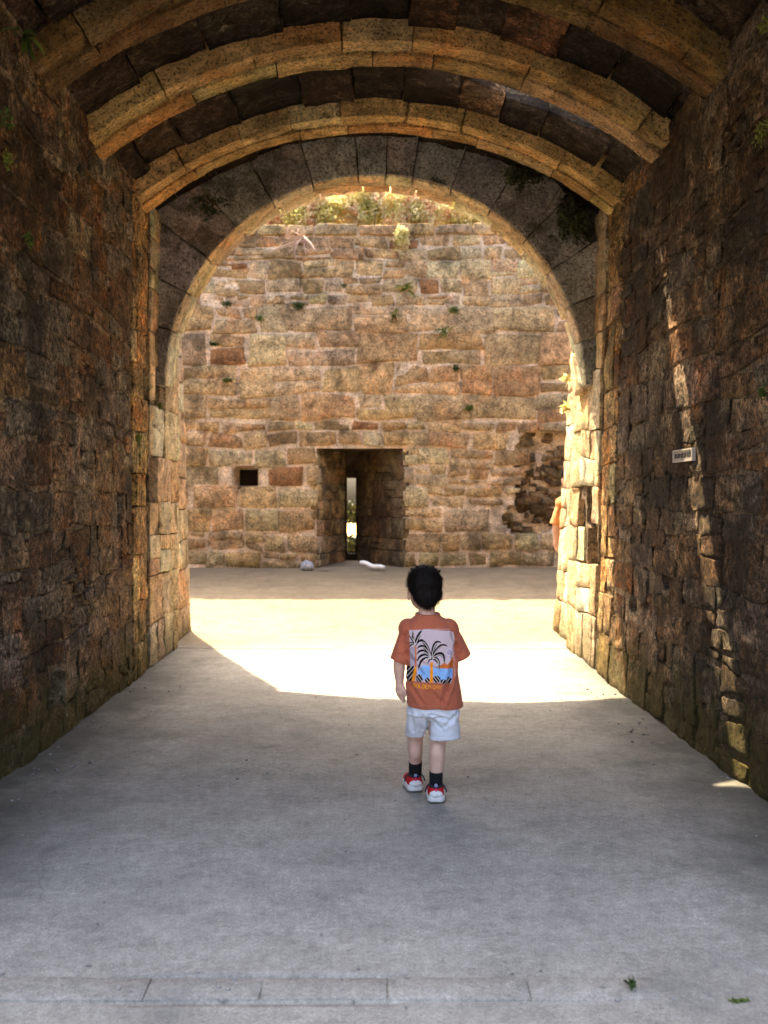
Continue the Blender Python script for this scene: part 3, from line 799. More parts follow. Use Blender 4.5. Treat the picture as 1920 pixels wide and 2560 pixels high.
shrub('shrub', (-1.75, Y_FAR+0.75, ZT-0.05), (0.81, 0.4, 0.50), 6000, 0.034, M['pinkbloom'], 'pinkish flowering shrub on the wall top behind the dry roots', 1, (0.3, 1.0))
shrub('shrub', (-0.95, Y_FAR+0.6, ZT-0.03), (0.72, 0.42, 0.56), 7000, 0.032, M['bloom'], 'yellow blooming shrub on the wall top beside the pinkish one', 2, (0.3, 1.0))
shrub('shrub', (-0.15, Y_FAR+0.65, ZT-0.03), (0.68, 0.42, 0.60), 7000, 0.032, M['bloom'], 'pale yellow shrub under the middle of the arch', 3, (0.35, 1.0))
shrub('shrub', (0.62, Y_FAR+0.55, ZT-0.03), (0.65, 0.42, 0.56), 7000, 0.032, M['bloom'], 'cream flowering shrub spilling over the wall edge', 4, (0.4, 1.0))
shrub('shrub', (1.35, Y_FAR+0.75, ZT-0.05), (0.68, 0.4, 0.45), 5200, 0.034, M['bloom'], 'low greenish shrub at the end of the flowering row', 5, (0.25, 0.95))
shrub('shrub', (-1.1, Y_FAR+2.2, ZT-0.1), (1.7, 0.8, 1.3), 9000, 0.07, M['pinkbloom'], 'large orange pink bush further back behind the flowering row', 6, (0.3, 1.0))
shrub('shrub', (1.0, Y_FAR+2.3, ZT-0.1), (1.7, 0.8, 1.3), 9000, 0.07, M['bloom'], 'large pale yellow bush further back behind the flowering row', 7)
bank = mesh_obj('bank', *(lambda X, Y: (np.stack([X.ravel(), Y.ravel(), ZT-0.32+0.35*np.clip((Y.ravel()-14.5)/2.5, 0, 1)+0.06*fbm(np.stack([X.ravel(), Y.ravel(), X.ravel()*0], 1)*1.5, 2)], 1), grid_faces(20, 8)))(*np.meshgrid(np.linspace(-8, 8, 21), np.linspace(Y_FAR+1.2, Y_FAR+3.6, 9), indexing='ij')), M['stem'])
tag(bank, kind='structure')
# spray of blossom hanging through the gap in the coping
e = empty('trailing_plant', (0.38, Y_FAR-0.02, ZT-0.25)); tag(e, 'cream blossom trailing down through a gap in the wall coping', 'plant')
simple_leafy('foliage', (0, -0.04, 0.05), (0.15, 0.10, 0.24), 700, 0.034, M['bloom'], e, 21, tone=(0.4, 0.95))
# dry roots
r = np.random.default_rng(5)
e = empty('dry_roots', (-1.02, Y_FAR-0.06, ZT-0.22)); e.scale = (1.1, 1.1, 1.1); tag(e, 'bleached tangle of dry roots sprawling over the wall top', 'plant')
paths = [(curve((r.normal()*0.02, -0.03, r.normal()*0.02), (math.cos(t), -0.25+0.1*r.normal(), math.sin(t)), 9, 0.03+0.025*r.random(), 0.05, 0.38, r), 0.006*(0.5+r.random()), 0.002) for t in r.uniform(2.2, 4.6, 26)]
paths += [(curve((0, -0.04, 0), (1.0, -0.2, -0.8), 6, 0.05, 0.02, 0.1, r), 0.024, 0.008), 
          (curve((0, -0.02, 0), (-1.2, 0, -0.35), 10, 0.055, -0.02, 0.1, r), 0.014, 0.004), (curve((0, -0.02, 0), (-0.1, 0, -1), 5, 0.05, 0.0, 0.1, r), 0.014, 0.004)]
tubes('root', paths, M['twig'], e, 5)
# ferns and weeds
def tuft(name, loc, out, n, ln, wd, mat, label, cat, seed, spread=0.9, droop=0.12, group=None):
    """blades fanning from a point; out = direction they grow"""
    r = np.random.default_rng(seed); V = []; F = []; T = []
    out = np.array(out, float)
    for i in range(n):
        d = out+r.normal(size=3)*spread; d /= np.linalg.norm(d)
        L = ln*(0.5+0.7*r.random()); k = 5
        path = np.array(curve((r.normal()*ln*0.12, r.normal()*ln*0.12, r.normal()*ln*0.10), d, k, L/k, droop, 0.08, r))
        sd = np.cross(d, r.normal(size=3)); sd /= np.linalg.norm(sd)
        b = len(V); tn = r.random()
        for j, q in enumerate(path):
            w = wd*math.sin(math.pi*min(0.98, (j+0.6)/(k+0.7)))
            V += [q-sd*w, q+sd*w]; T += [tn, tn]
        F += [(b+2*j, b+2*j+1, b+2*j+3, b+2*j+2) for j in range(k)]
    e = empty(name, loc); tag(e, label, cat, group)
    o = mesh_obj('leaves', V, F, mat, e, False)
    o.data.attributes.new('tone', 'FLOAT', 'POINT').data.foreach_set('value', np.array(T, np.float32))
    return e
def at(px, py, y):       # photograph pixel -> point at depth y
    return ((px-938)/2300*y, y, H_EYE-(py-1246)/2300*y)
GW = 'small plants rooted in the courtyard wall'
for i, (px, py, m, lab, nn, ll, ww) in enumerate([
    (748, 765, 'leaf', 'leafy green plant on the upper courtyard wall beside an orange stone', 40, 0.16, 0.02),
    (1015, 720, 'fern', 'yellowish drooping leaves hanging high on the courtyard wall', 14, 0.2, 0.025),
    (985, 785, 'fern', 'spiky yellow star of leaves midway up the courtyard wall', 16, 0.17, 0.014),
    (1173, 1020, 'leaf', 'dark green fern on the courtyard wall high beside the arrow slit', 34, 0.13, 0.018),
    (568, 760, 'leaf', 'green tuft near the gate arch high on the courtyard wall', 26, 0.13, 0.016),
    (648, 795, 'leaf', 'dark green sprig on the courtyard wall under the pale block', 26, 0.15, 0.016),
    (1135, 775, 'leaf', 'mossy green tuft on the courtyard wall below the trailing blossom', 26, 0.14, 0.016),
    (1110, 830, 'fern', 'hanging green strand below the mossy tuft on the courtyard wall', 24, 0.18, 0.014),
    (860, 715, 'fern', 'tiny bright green sprig high in the courtyard wall', 12, 0.09, 0.014),
    (1140, 920, 'leaf', 'small dull green clump midway up the courtyard wall', 22, 0.12, 0.014),
    (535, 860, 'leaf', 'flat green clump on the courtyard wall near the springing of the arch', 26, 0.14, 0.016),
    (570, 950, 'leaf', 'low spreading green clump on the courtyard wall beside the jamb', 30, 0.15, 0.016)]):
    if ll >= 0.17: tuft('wall_fern', at(px, py, Y_FAR-0.04), (0, -0.8, 0.1), nn, ll, ww, M[m], lab, 'plant', 200+i, 0.7, 0.22, GW)
    else:
        e = empty('wall_fern', at(px, py, Y_FAR-0.04)); tag(e, lab, 'plant', GW)
        simple_leafy('leaves', (0, 0, 0), (ll*0.7, ll*0.3, ll*(0.5 if i < 10 else 0.3)), nn*5, 0.017, M[m], e, 200+i)
GP = 'small plants rooted in the passage masonry'
for i, (px, py, x, m, lab, nn, ll, ww) in enumerate([
    (60, 85, -1.66, 'leaf', 'drooping hart tongue leaves in the top corner of the plain passage wall', 22, 0.17, 0.011),
    (20, 400, -1.68, 'fern', 'faint yellow green plant high on the plain passage wall', 26, 0.10, 0.014),
    (75, 600, -1.68, 'leaf', 'small bright green plant halfway up the plain passage wall', 24, 0.08, 0.014),
    (18, 300, -1.68, 'leaf', 'dim trailing greenery at the picture edge of the plain passage wall', 24, 0.12, 0.012),
    (400, 1015, -1.70, 'fern', 'mossy yellow clump beside the groove of the plain passage wall', 50, 0.06, 0.012),
    (345, 1095, -1.70, 'fern', 'small mossy patch left of the groove on the plain passage wall', 50, 0.06, 0.012),
    (1905, 330, 1.66, 'fern', 'feathery green leaves at the top edge of the wall with the sign', 26, 0.13, 0.008),
    (1905, 980, 1.68, 'leaf', 'dark little fern at the picture edge of the wall with the sign', 24, 0.08, 0.010),
    (1908, 60, 1.66, 'fern', 'bright leaf sprig in the top corner of the wall with the sign', 14, 0.09, 0.014)]):
    y = abs(x)*2300/abs(px-938)
    if ll >= 0.17: tuft('wall_plant', at(px, py, y), (-np.sign(x)*0.7, -0.3, -0.2), nn, ll*0.8, ww, M[m], lab, 'plant', 300+i, 0.6, 0.35, GP)
    else:
        e = empty('wall_plant', at(px, py, y)); tag(e, lab, 'plant', GP)
        simple_leafy('leaves', (0, 0, 0), (ll*0.3, ll*0.7, ll*0.6), nn*3, 0.011, M[m], e, 300+i, tone=(0, 0.8))
tuft('flower_sprig', at(1418, 1020, 7.86), (-0.6, -0.4, 0.2), 40, 0.08, 0.012, M['bloom'], 'yellow flower sprig on the sunlit jamb below the arch', 'plant', 340, 0.7, 0.05, GP)
tuft('flower_sprig', at(1420, 948, 7.86), (-0.7, -0.4, 0.2), 40, 0.07, 0.012, M['bloom'], 'small yellow sprig on the arch edge above the other flower', 'plant', 341, 0.7, 0.05, GP)
tuft('vault_fern', at(1450, 100, 5.58), (0.0, -0.3, -0.8), 16, 0.10, 0.008, M['leaf'], 'dark fern hanging from the vault beside a rib', 'plant', 342, 0.7, 0.1, GP)
tuft('vault_fern', at(1672, 215, 5.55), (-0.3, -0.3, -0.6), 16, 0.10, 0.008, M['leaf'], 'dark fern where the vault meets the wall with the sign', 'plant', 343, 0.7, 0.1, GP)
# ivy on the spandrel
def ivy(loc, rx, rz, n, label, seed):
    e = empty('ivy', loc); tag(e, label, 'ivy')
    r = np.random.default_rng(seed)
    simple_leafy('leaves', (0, -0.03, 0), (rx, 0.05, rz), n, 0.022, M['darkleaf'], e, seed)
    tubes('stem', [(curve((r.normal()*rx*0.5, -0.02, rz), (r.normal()*0.5, -0.1, -1), 6, rz*0.28, 0.0, 0.2, r), 0.005, 0.002) for _ in range(5)], M['stem'], e, 5)
x, y, z = at(1310, 440, Y_ARCH-0.02); ivy((x, y, z), 0.26, 0.13, 420, 'ivy hanging over the grey arch stones under the rib', 61)
x, y, z = at(1430, 560, Y_ARCH-0.02); ivy((x, y, z), 0.20, 0.28, 380, 'dark ivy in the upper corner beside the grey arch, far from the light', 62)
x, y, z = at(520, 520, Y_ARCH-0.02); ivy((x, y, z), 0.22, 0.14, 160, 'sparse dark ivy in the shaded spandrel opposite the leafy one', 63)
# weeds on the near kerb
gx, gy, _ = at(1588, 2490, 2.44)
e = empty('weed', (gx, 2.485, 0.012)); tag(e, 'broad leafy green weed growing in the kerb stones', 'weed')
simple_leafy('leaves', (0, 0, 0.006), (0.020, 0.045, 0.006), 42, 0.0085, M['leaf'], e, 400, tone=(0.3, 1))
gx, gy, _ = at(1850, 2512, 2.41)
e = empty('weed', (gx, 2.412, 0.006)); tag(e, 'low creeping weed in the joint near the corner of the picture', 'weed')
simple_leafy('leaves', (0, 0, 0.003), (0.040, 0.010, 0.005), 60, 0.006, M['leaf'], e, 401, tone=(0.1, 0.8))
# ------------------------------------------------------------------ litter, pebbles, rock
def rock(name, loc, rad, mat, label, cat, seed, color=None):
    bm = bmesh.new(); bmesh.ops.create_icosphere(bm, subdivisions=3, radius=1)
    v = np.array([q.co[:] for q in bm.verts]); f = [tuple(q.index for q in fc.verts) for fc in bm.faces]; bm.free()
    v = v*(1+0.28*fbm(v*1.7+seed, 3))[:, None]*np.array(rad)
    v[:, 2] = np.maximum(v[:, 2], -rad[2]*0.55)
    o = mesh_obj(name, v, f, mat, None, True, color=color); o.location = loc; tag(o, label, cat); return o
M['greyrock'] = stone_mat('pale_grey_rock', crust=0.1, pale=0.3, bump=0.6, orange=0)
x, y, z = at(768, 1407, Y_FAR-0.25); rock('rock', (x, y, gz(y)+0.05), (0.10, 0.09, 0.085), M['greyrock'], 'pale grey rock at the foot of the courtyard wall', 'rock', 3, (0.42, 0.43, 0.46))
rr = random.Random(9)
V = []; F = []
bm = bmesh.new(); bmesh.ops.create_icosphere(bm, subdivisions=1, radius=1)
iv = np.array([q.co[:] for q in bm.verts]); iff = [tuple(q.index for q in fc.verts) for fc in bm.faces]; bm.free()
for i in range(330):
    k = rr.random()
    if k < 0.3: x, y, s = rr.uniform(-1.6, 1.6), rr.gauss(2.48, 0.05), rr.uniform(0.003, 0.008)
    elif k < 0.7: x, y, s = rr.choice((-1, -1, 1))*rr.uniform(1.35, 1.7), rr.uniform(3.6, 6.6), rr.uniform(0.003, 0.009)
    else: x, y, s = rr.uniform(-1.7, 1.7), rr.uniform(2.3, 6.5), rr.uniform(0.002, 0.006)
    q = iv*(1+0.3*np.array([rr.uniform(-1, 1) for _ in iv]))[:, None]*np.array([1.2, 1, 0.7])*s+np.array([x, y, float(gz(y))+s*0.4])
    b = len(V); V += q.tolist(); F += [tuple(b+j for j in f) for f in iff]
g = mesh_obj('gravel', V, F, plain('grit', (0.22, 0.20, 0.18), 0.9, 0.6, 25), None, False); tag(g, 'loose grit and pebbles strewn over the passage floor', 'gravel', kind='stuff')
M['white'] = plain('white_plastic', (0.80, 0.79, 0.76), 0.5, 0.05)
def pipe(p0, p1, r, label, seed):
    rn = np.random.default_rng(seed)
    P = np.array([np.array(p0)+(np.array(p1)-np.array(p0))*t+np.array([0, 0, 0.012*math.sin(t*9)]) for t in np.linspace(0, 1, 9)])
    e = empty('litter', tuple(P[0])); tag(e, label, 'litter')
    tubes('rolled_sheet', [(P-P[0], r, r*0.9)], M['white'], e, 10)
pipe((at(902, 1402, 13.2)[0], 13.2, float(gz(13.2))+0.08), (at(960, 1417, 12.9)[0], 12.95, float(gz(12.95))+0.04), 0.032, 'long white strip of litter lying below the arrow slit', 1)

# ------------------------------------------------------------------ sign plate
def sign():
    y0, y1, z0, z1 = 4.975, 5.30, 1.53, 1.60
    bpy.context.view_layer.update()
    xw = min(q[0] for o in right_wall.children for q in [v.co for v in o.data.vertices] if y0 < q[1] < y1 and z0 < q[2] < z1) + 0.004
    e = empty('wall_sign', (xw, (y0+y1)/2, (z0+z1)/2)); tag(e, 'small pale sign plate with dark worn lettering on the stone wall', 'sign')
    hy, hz = (y1-y0)/2, (z1-z0)/2
    M['plate'] = plain('pale_plate', (0.40, 0.36, 0.31), 0.6, 0.2, 60)
    M['ink'] = plain('dark_lettering', (0.05, 0.045, 0.04), 0.7)
    v, f = box_geo((-0.008, -hy, -hz), (0.006, hy, hz)); mesh_obj('plate', v, f, M['plate'], e, False)
    fr = [box_geo((-0.014, -hy, hz-0.009), (-0.008, hy, hz)), box_geo((-0.014, -hy, -hz), (-0.008, hy, -hz+0.009)),
          box_geo((-0.014, -hy, -hz+0.009), (-0.008, -hy+0.012, hz-0.009)), box_geo((-0.014, hy-0.012, -hz+0.009), (-0.008, hy, hz-0.009))]
    mesh_obj('frame', *merge(fr), M['plate'], e, False)
    rg = random.Random(4); B = []
    u = hy-0.03
    for word in (5, 4, 3):                   # worn glyphs too weathered to read
        for k in range(word):
            w = rg.uniform(0.010, 0.016)
            B.append(box_geo((-0.0105, u-0.004, -0.013), (-0.0085, u, 0.013)))
            if rg.random() < 0.7: B.append(box_geo((-0.0104, u-w, rg.choice((0.009, -0.002, -0.012))), (-0.0086, u-0.004, rg.choice((0.0125, 0.0125)))) if rg.random() < 0.3 else box_geo((-0.0104, u-w, 0.006), (-0.0086, u-0.004, 0.012)))
            if rg.random() < 0.6: B.append(box_geo((-0.0103, u-w, -0.012), (-0.0086, u-0.004, -0.007)))
            if rg.random() < 0.5: B.append(box_geo((-0.0102, u-w-0.003, -0.012), (-0.0086, u-w, 0.010)))
            u -= w+0.007
        u -= 0.012
    mesh_obj('lettering', *merge(B), M['ink'], e, False)
sign()
# ------------------------------------------------------------------ people
def ring_cap(p0, p1, r0, r1, seg=14):
    p0, p1 = np.array(p0, float), np.array(p1, float)
    d = p1-p0; L = np.linalg.norm(d); d = d/L if L > 1e-6 else np.array([0, 0, 1.0])
    a = np.cross(d, [0.31, 0.9, 0.17]); a /= np.linalg.norm(a); b = np.cross(d, a)
    V = []; F = []
    prof = [(-r0*math.cos(t), r0*math.sin(t)) for t in np.linspace(0.12, math.pi/2, 4)] + [(L+r1*math.sin(t), r1*math.cos(t)) for t in np.linspace(0, math.pi/2-0.12, 4)]
    for s, rr in prof:
        for k in range(seg):
            t = 2*math.pi*k/seg; V.append(p0+d*s+rr*(a*math.cos(t)+b*math.sin(t)))
    n = len(prof)
    for i in range(n-1):
        for k in range(seg): F.append((i*seg+k, i*seg+(k+1) % seg, (i+1)*seg+(k+1) % seg, (i+1)*seg+k))
    F.append(tuple(range(seg))[::-1]); F.append(tuple((n-1)*seg+k for k in range(seg)))
    return V, F
def ellip(c, r, rot=None, nu=18, nv=10):
    V = []; F = []
    for j in range(1, nv):
        ph = math.pi*j/nv
        for k in range(nu):
            t = 2*math.pi*k/nu; V.append((math.sin(ph)*math.cos(t), math.sin(ph)*math.sin(t), math.cos(ph)))
    V += [(0, 0, 1), (0, 0, -1)]; n = len(V)
    for j in range(nv-2):
        for k in range(nu): F.append((j*nu+k, (j+1)*nu+k, (j+1)*nu+(k+1) % nu, j*nu+(k+1) % nu))
    for k in range(nu):
        F.append((n-2, k, (k+1) % nu)); F.append((n-1, (nv-2)*nu+(k+1) % nu, (nv-2)*nu+k))
    v = np.array(V)*np.array(r)
    if rot is not None: v = v @ np.array(rot.to_3x3()).T
    return (v+np.array(c)).tolist(), F
def loft(rings, seg=32, closed=True):
    """rings: (centre, half a, half b, tilt dz/dx) horizontal super-ellipses, bottom to top"""
    V = []; F = []
    for (c, a, b, tilt) in rings:
        for k in range(seg):
            t = 2*math.pi*k/seg
            x, y = math.copysign(abs(math.cos(t))**0.8, math.cos(t))*a, math.copysign(abs(math.sin(t))**0.8, math.sin(t))*b
            V.append((c[0]+x, c[1]+y, c[2]+x*tilt))
    n = len(rings)
    for i in range(n-1):
        for k in range(seg): F.append((i*seg+k, i*seg+(k+1) % seg, (i+1)*seg+(k+1) % seg, (i+1)*seg+k))
    F.append(tuple(range(seg))[::-1]); F.append(tuple((n-1)*seg+k for k in range(seg)))
    return V, F
def fused(name, parts, voxel, mat, parent, smooth=6, disp=None):
    """parts grown into one continuous skin"""
    V, F = merge(parts)
    tmp = mesh_obj(name+'_tmp', V, F)
    m = tmp.modifiers.new('remesh', 'REMESH'); m.mode = 'VOXEL'; m.voxel_size = voxel
    s = tmp.modifiers.new('smooth', 'SMOOTH'); s.iterations = smooth; s.factor = 0.5
    bpy.context.view_layer.update()
    dg = bpy.context.evaluated_depsgraph_get()
    me = bpy.data.meshes.new_from_object(tmp.evaluated_get(dg))
    bpy.data.objects.remove(tmp)
    me.name = name
    n = len(me.vertices); co = np.empty(n*3); me.vertices.foreach_get('co', co); co = co.reshape(-1, 3)
    if disp is not None:
        no = np.empty(n*3); me.vertices.foreach_get('normal', no); no = no.reshape(-1, 3)
        co = disp(co, no); me.vertices.foreach_set('co', co.ravel()); me.update()
    me.polygons.foreach_set('use_smooth', [True]*len(me.polygons))
    me.materials.clear(); me.materials.append(mat)
    o = bpy.data.objects.new(name, me); C.objects.link(o); o.parent = parent
    return o

# print colours are laid on a fine mesh patch that follows the cloth
def paint_print(nu, nv):
    """returns rgb(a) for a patch in crop pixels u 400..1090, v 960..1800"""
    uu, vv = np.meshgrid(np.linspace(400, 1090, nu), np.linspace(960, 1800, nv), indexing='ij')
    P = np.stack([uu.ravel(), vv.ravel()], 1); n = len(P)
    col = np.zeros((n, 3)); al = np.zeros(n, bool)
    def srgb(c): return np.array([((x/255)/12.92 if x <= 10 else (((x/255)+0.055)/1.055)**2.4) for x in c])
    def put(mask, c, add=True):
        col[mask] = srgb(c)
        if add: al[mask] = True
    def poly(pts):
        x, y = P[:, 0], P[:, 1]; ins = np.zeros(n, bool); j = len(pts)-1
        for i in range(len(pts)):
            xi, yi = pts[i]; xj, yj = pts[j]
            ins ^= ((yi > y) != (yj > y)) & (x < (xj-xi)*(y-yi)/(yj-yi+1e-9)+xi); j = i
        return ins
    def bez(p0, p1, p2, w0, w1, lo=0.0, hi=1.0, k=44):
        best = np.zeros(n, bool)
        for t in np.linspace(lo, hi, k):
            c = (1-t)**2*np.array(p0)+2*t*(1-t)*np.array(p1)+t*t*np.array(p2)
            w = w0+(w1-w0)*t if w1 >= 0 else w0*math.sin(math.pi*min(1, 0.12+0.88*t))**0.7
            best |= ((P-c)**2).sum(1) < w*w
        return best
    BLK, WHT, LIL = (22, 14, 16), (222, 206, 198), (194, 172, 176)
    body = poly([(445, 1000), (700, 985), (1020, 1015), (1055, 1035), (1070, 1080), (1058, 1350), (1045, 1540), (1025, 1725), (900, 1712), (640, 1702), (425, 1690), (462, 1480), (455, 1240)])
    put(body, LIL)
    put(poly([(448, 1240), (530, 1220), (525, 1480), (462, 1490)]) & body, (160, 148, 158))
    put(poly([(790, 1492), (870, 1470), (905, 1445), (930, 1440), (958, 1466), (1000, 1415), (1058, 1368), (1052, 1538), (1000, 1520), (870, 1512), (800, 1504)]), (196, 104, 44))
    put(poly([(562, 1580), (600, 1478), (728, 1474), (790, 1495), (870, 1512), (1000, 1522), (1040, 1536), (1035, 1655), (990, 1655), (870, 1680), (700, 1695), (590, 1640)]), (134, 172, 216))
    dd = np.hypot(P[:, 0]-988, (P[:, 1]-1300)*0.9)
    put((dd < 46) & (dd > 37), (205, 190, 200)); put(dd <= 37, (172, 152, 170))
    put(poly([(523, 1210), (546, 1210), (545, 1510), (520, 1510)]), (200, 112, 70))
    put(poly([(520, 1500), (548, 1500), (525, 1690), (480, 1690)]), (232, 138, 24))
    put(poly([(728, 1430), (765, 1430), (764, 1710), (720, 1710)]), (236, 140, 20))
    def frond(p0, p1, p2, w):
        put(bez(p0, p1, p2, w, -1), BLK)
    def vein(p0, p1, p2, o=0):
        put(bez(p0, p1, p2, 4.5, 3.0, 0.05, 0.93), WHT)
    c = (748, 1385)
    fr = [((550, 1165), (650, 1060), 22), ((548, 1255), (630, 1120), 20), ((545, 1335), (610, 1190), 19), ((548, 1430), (600, 1260), 18), ((568, 1560), (590, 1320), 17),
          ((690, 1450), (705, 1395), 9), ((880, 1168), (770, 1090), 22), ((968, 1218), (850, 1130), 19), ((918, 1455), (920, 1215), 26), ((838, 1552), (870, 1330), 18), ((822, 1448), (800, 1385), 10)]
    for e, k, w in fr: frond(c, k, e, w)
    for e, k, w in fr:
        if w > 12: vein(c, (k[0]+10, k[1]+22), (e[0]+(c[0]-e[0])*0.12, e[1]+12))
    c = (532, 1195)
    fl = [((500, 1003), (490, 1100), 15), ((620, 1000), (560, 1060), 24), ((448, 1075), (500, 1120), 19), ((446, 1175), (480, 1160), 13), ((450, 1240), (470, 1190), 13), ((640, 1130), (590, 1110), 14)]
    for e, k, w in fl: frond(c, k, e, w)
    for e, k, w in fl[:5]: vein(c, (k[0]+8, k[1]+10), (e[0]+14, e[1]+6))
    for (cx, cy, rx, ry) in ((455, 1600, 48, 105), (580, 1650, 45, 55), (505, 1560, 40, 75), (690, 1672, 36, 36), (812, 1660, 52, 48), (905, 1690, 42, 30), (985, 1690, 46, 46)):
        m = (((P[:, 0]-cx)/rx)**2+((P[:, 1]-cy)/ry)**2 < 1) & (P[:, 1] < 1700+(P[:, 0]-440)*0.05)
        tr = poly([(520, 1500), (548, 1500), (525, 1690), (480, 1690)]) | poly([(728, 1430), (765, 1430), (764, 1710), (720, 1710)])
        put(m & ~tr, BLK)
        st = (np.sin((P[:, 0]*0.8+P[:, 1]*(0.5 if cx % 2 else -0.6))*0.19) > 0.82) & m & ~tr
        put(st, WHT)
    # blanket-stitch edge
    ed = (np.abs(P[:, 1]-(1000-15*np.sin((P[:, 0]-445)/620*3.1)*1.0)) < 11) & (P[:, 0] > 640) & (P[:, 0] < 1010) & (np.sin(P[:, 0]*0.33) > 0.3)
    put(ed, WHT)
    er = (np.abs(P[:, 0]-1062) < 12) & (P[:, 1] > 1080) & (P[:, 1] < 1640) & (np.sin(P[:, 1]*0.33) > 0.3); put(er, WHT)
    # embroidered words
    FONT = {'G': '01110 10001 10000 10111 10001 10001 01110', 'O': '01110 10001 10001 10001 10001 10001 01110', 'L': '10000 10000 10000 10000 10000 10000 11111',
            'D': '11110 10001 10001 10001 10001 10001 11110', 'E': '11111 10000 10000 11110 10000 10000 11111', 'N': '10001 11001 10101 10011 10001 10001 10001',
            'A': '01110 10001 10001 11111 10001 10001 10001', 'Y': '10001 10001 01010 00100 00100 00100 00100'}
    x = 498
    for ch in 'GOLDEN DAY':
        if ch == ' ': x += 22; continue
        g = FONT[ch].split()
        for j, row in enumerate(g):
            for i, b in enumerate(row):
                if b == '1':
                    cx, cy = x+i*7.0+3.5, 1728+(x-498)*0.065+j*7.4
                    put((np.abs(P[:, 0]-cx) < 5.4) & (np.abs(P[:, 1]-cy) < 5.6), (244, 156, 30))
        x += 40.5
    return P, col, al

def cloth_mat(name, c, weave=420, fold=0.004):
    t = NT(name)
    col = t.mix(1.0, c, t.ramp(t.noise(weave, 2, 0.6), [(0.3, 0.82), (0.7, 1.16)]), 'MULTIPLY')
    col = t.mix(1.0, col, t.ramp(t.noise(9, 4, 0.6), [(0.3, 0.88), (0.7, 1.1)]), 'MULTIPLY')
    t.base(col); t.rough(0.95, 0.1)
    t.b.inputs['Sheen Weight'].default_value = 0.15
    nb = t.bump(t.noise(26, 3, 0.5, t.mapped((1.6, 1.6, 0.7))), 0.35, fold*2); nb = t.bump(t.noise(weave, 2), 0.3, 0.001, nb)
    t.l(nb, t.b.inputs['Normal']); return t.m
M['skin'] = plain('skin', (0.60, 0.37, 0.28), 0.55, 0.06, 30, sub=0.15)
M['hair'] = plain('black_brown_hair', (0.006, 0.0042, 0.0036), 0.65, 0.3, 90, spec=0.12)
M['sock'] = plain('black_sock', (0.008, 0.008, 0.009), 0.95, 0.2, 200)
M['sole'] = plain('white_rubber_sole', (0.66, 0.63, 0.60), 0.6, 0.08, 60)
M['red'] = plain('red_shoe_canvas', (0.45, 0.008, 0.013), 0.6, 0.1, 200)
M['darkstrap'] = plain('dark_navy_strap', (0.015, 0.018, 0.03), 0.7)
M['tab'] = plain('grey_blue_tab', (0.22, 0.25, 0.36), 0.7)
tp = NT('printed_cotton'); a_ = tp.n('ShaderNodeAttribute'); a_.attribute_name = 'ink'
tp.base(tp.mix(1.0, a_.outputs['Color'], tp.ramp(tp.noise(420, 2), [(0.3, 0.85), (0.7, 1.12)]), 'MULTIPLY')); tp.rough(0.9, 0.15); M['print'] = tp.m

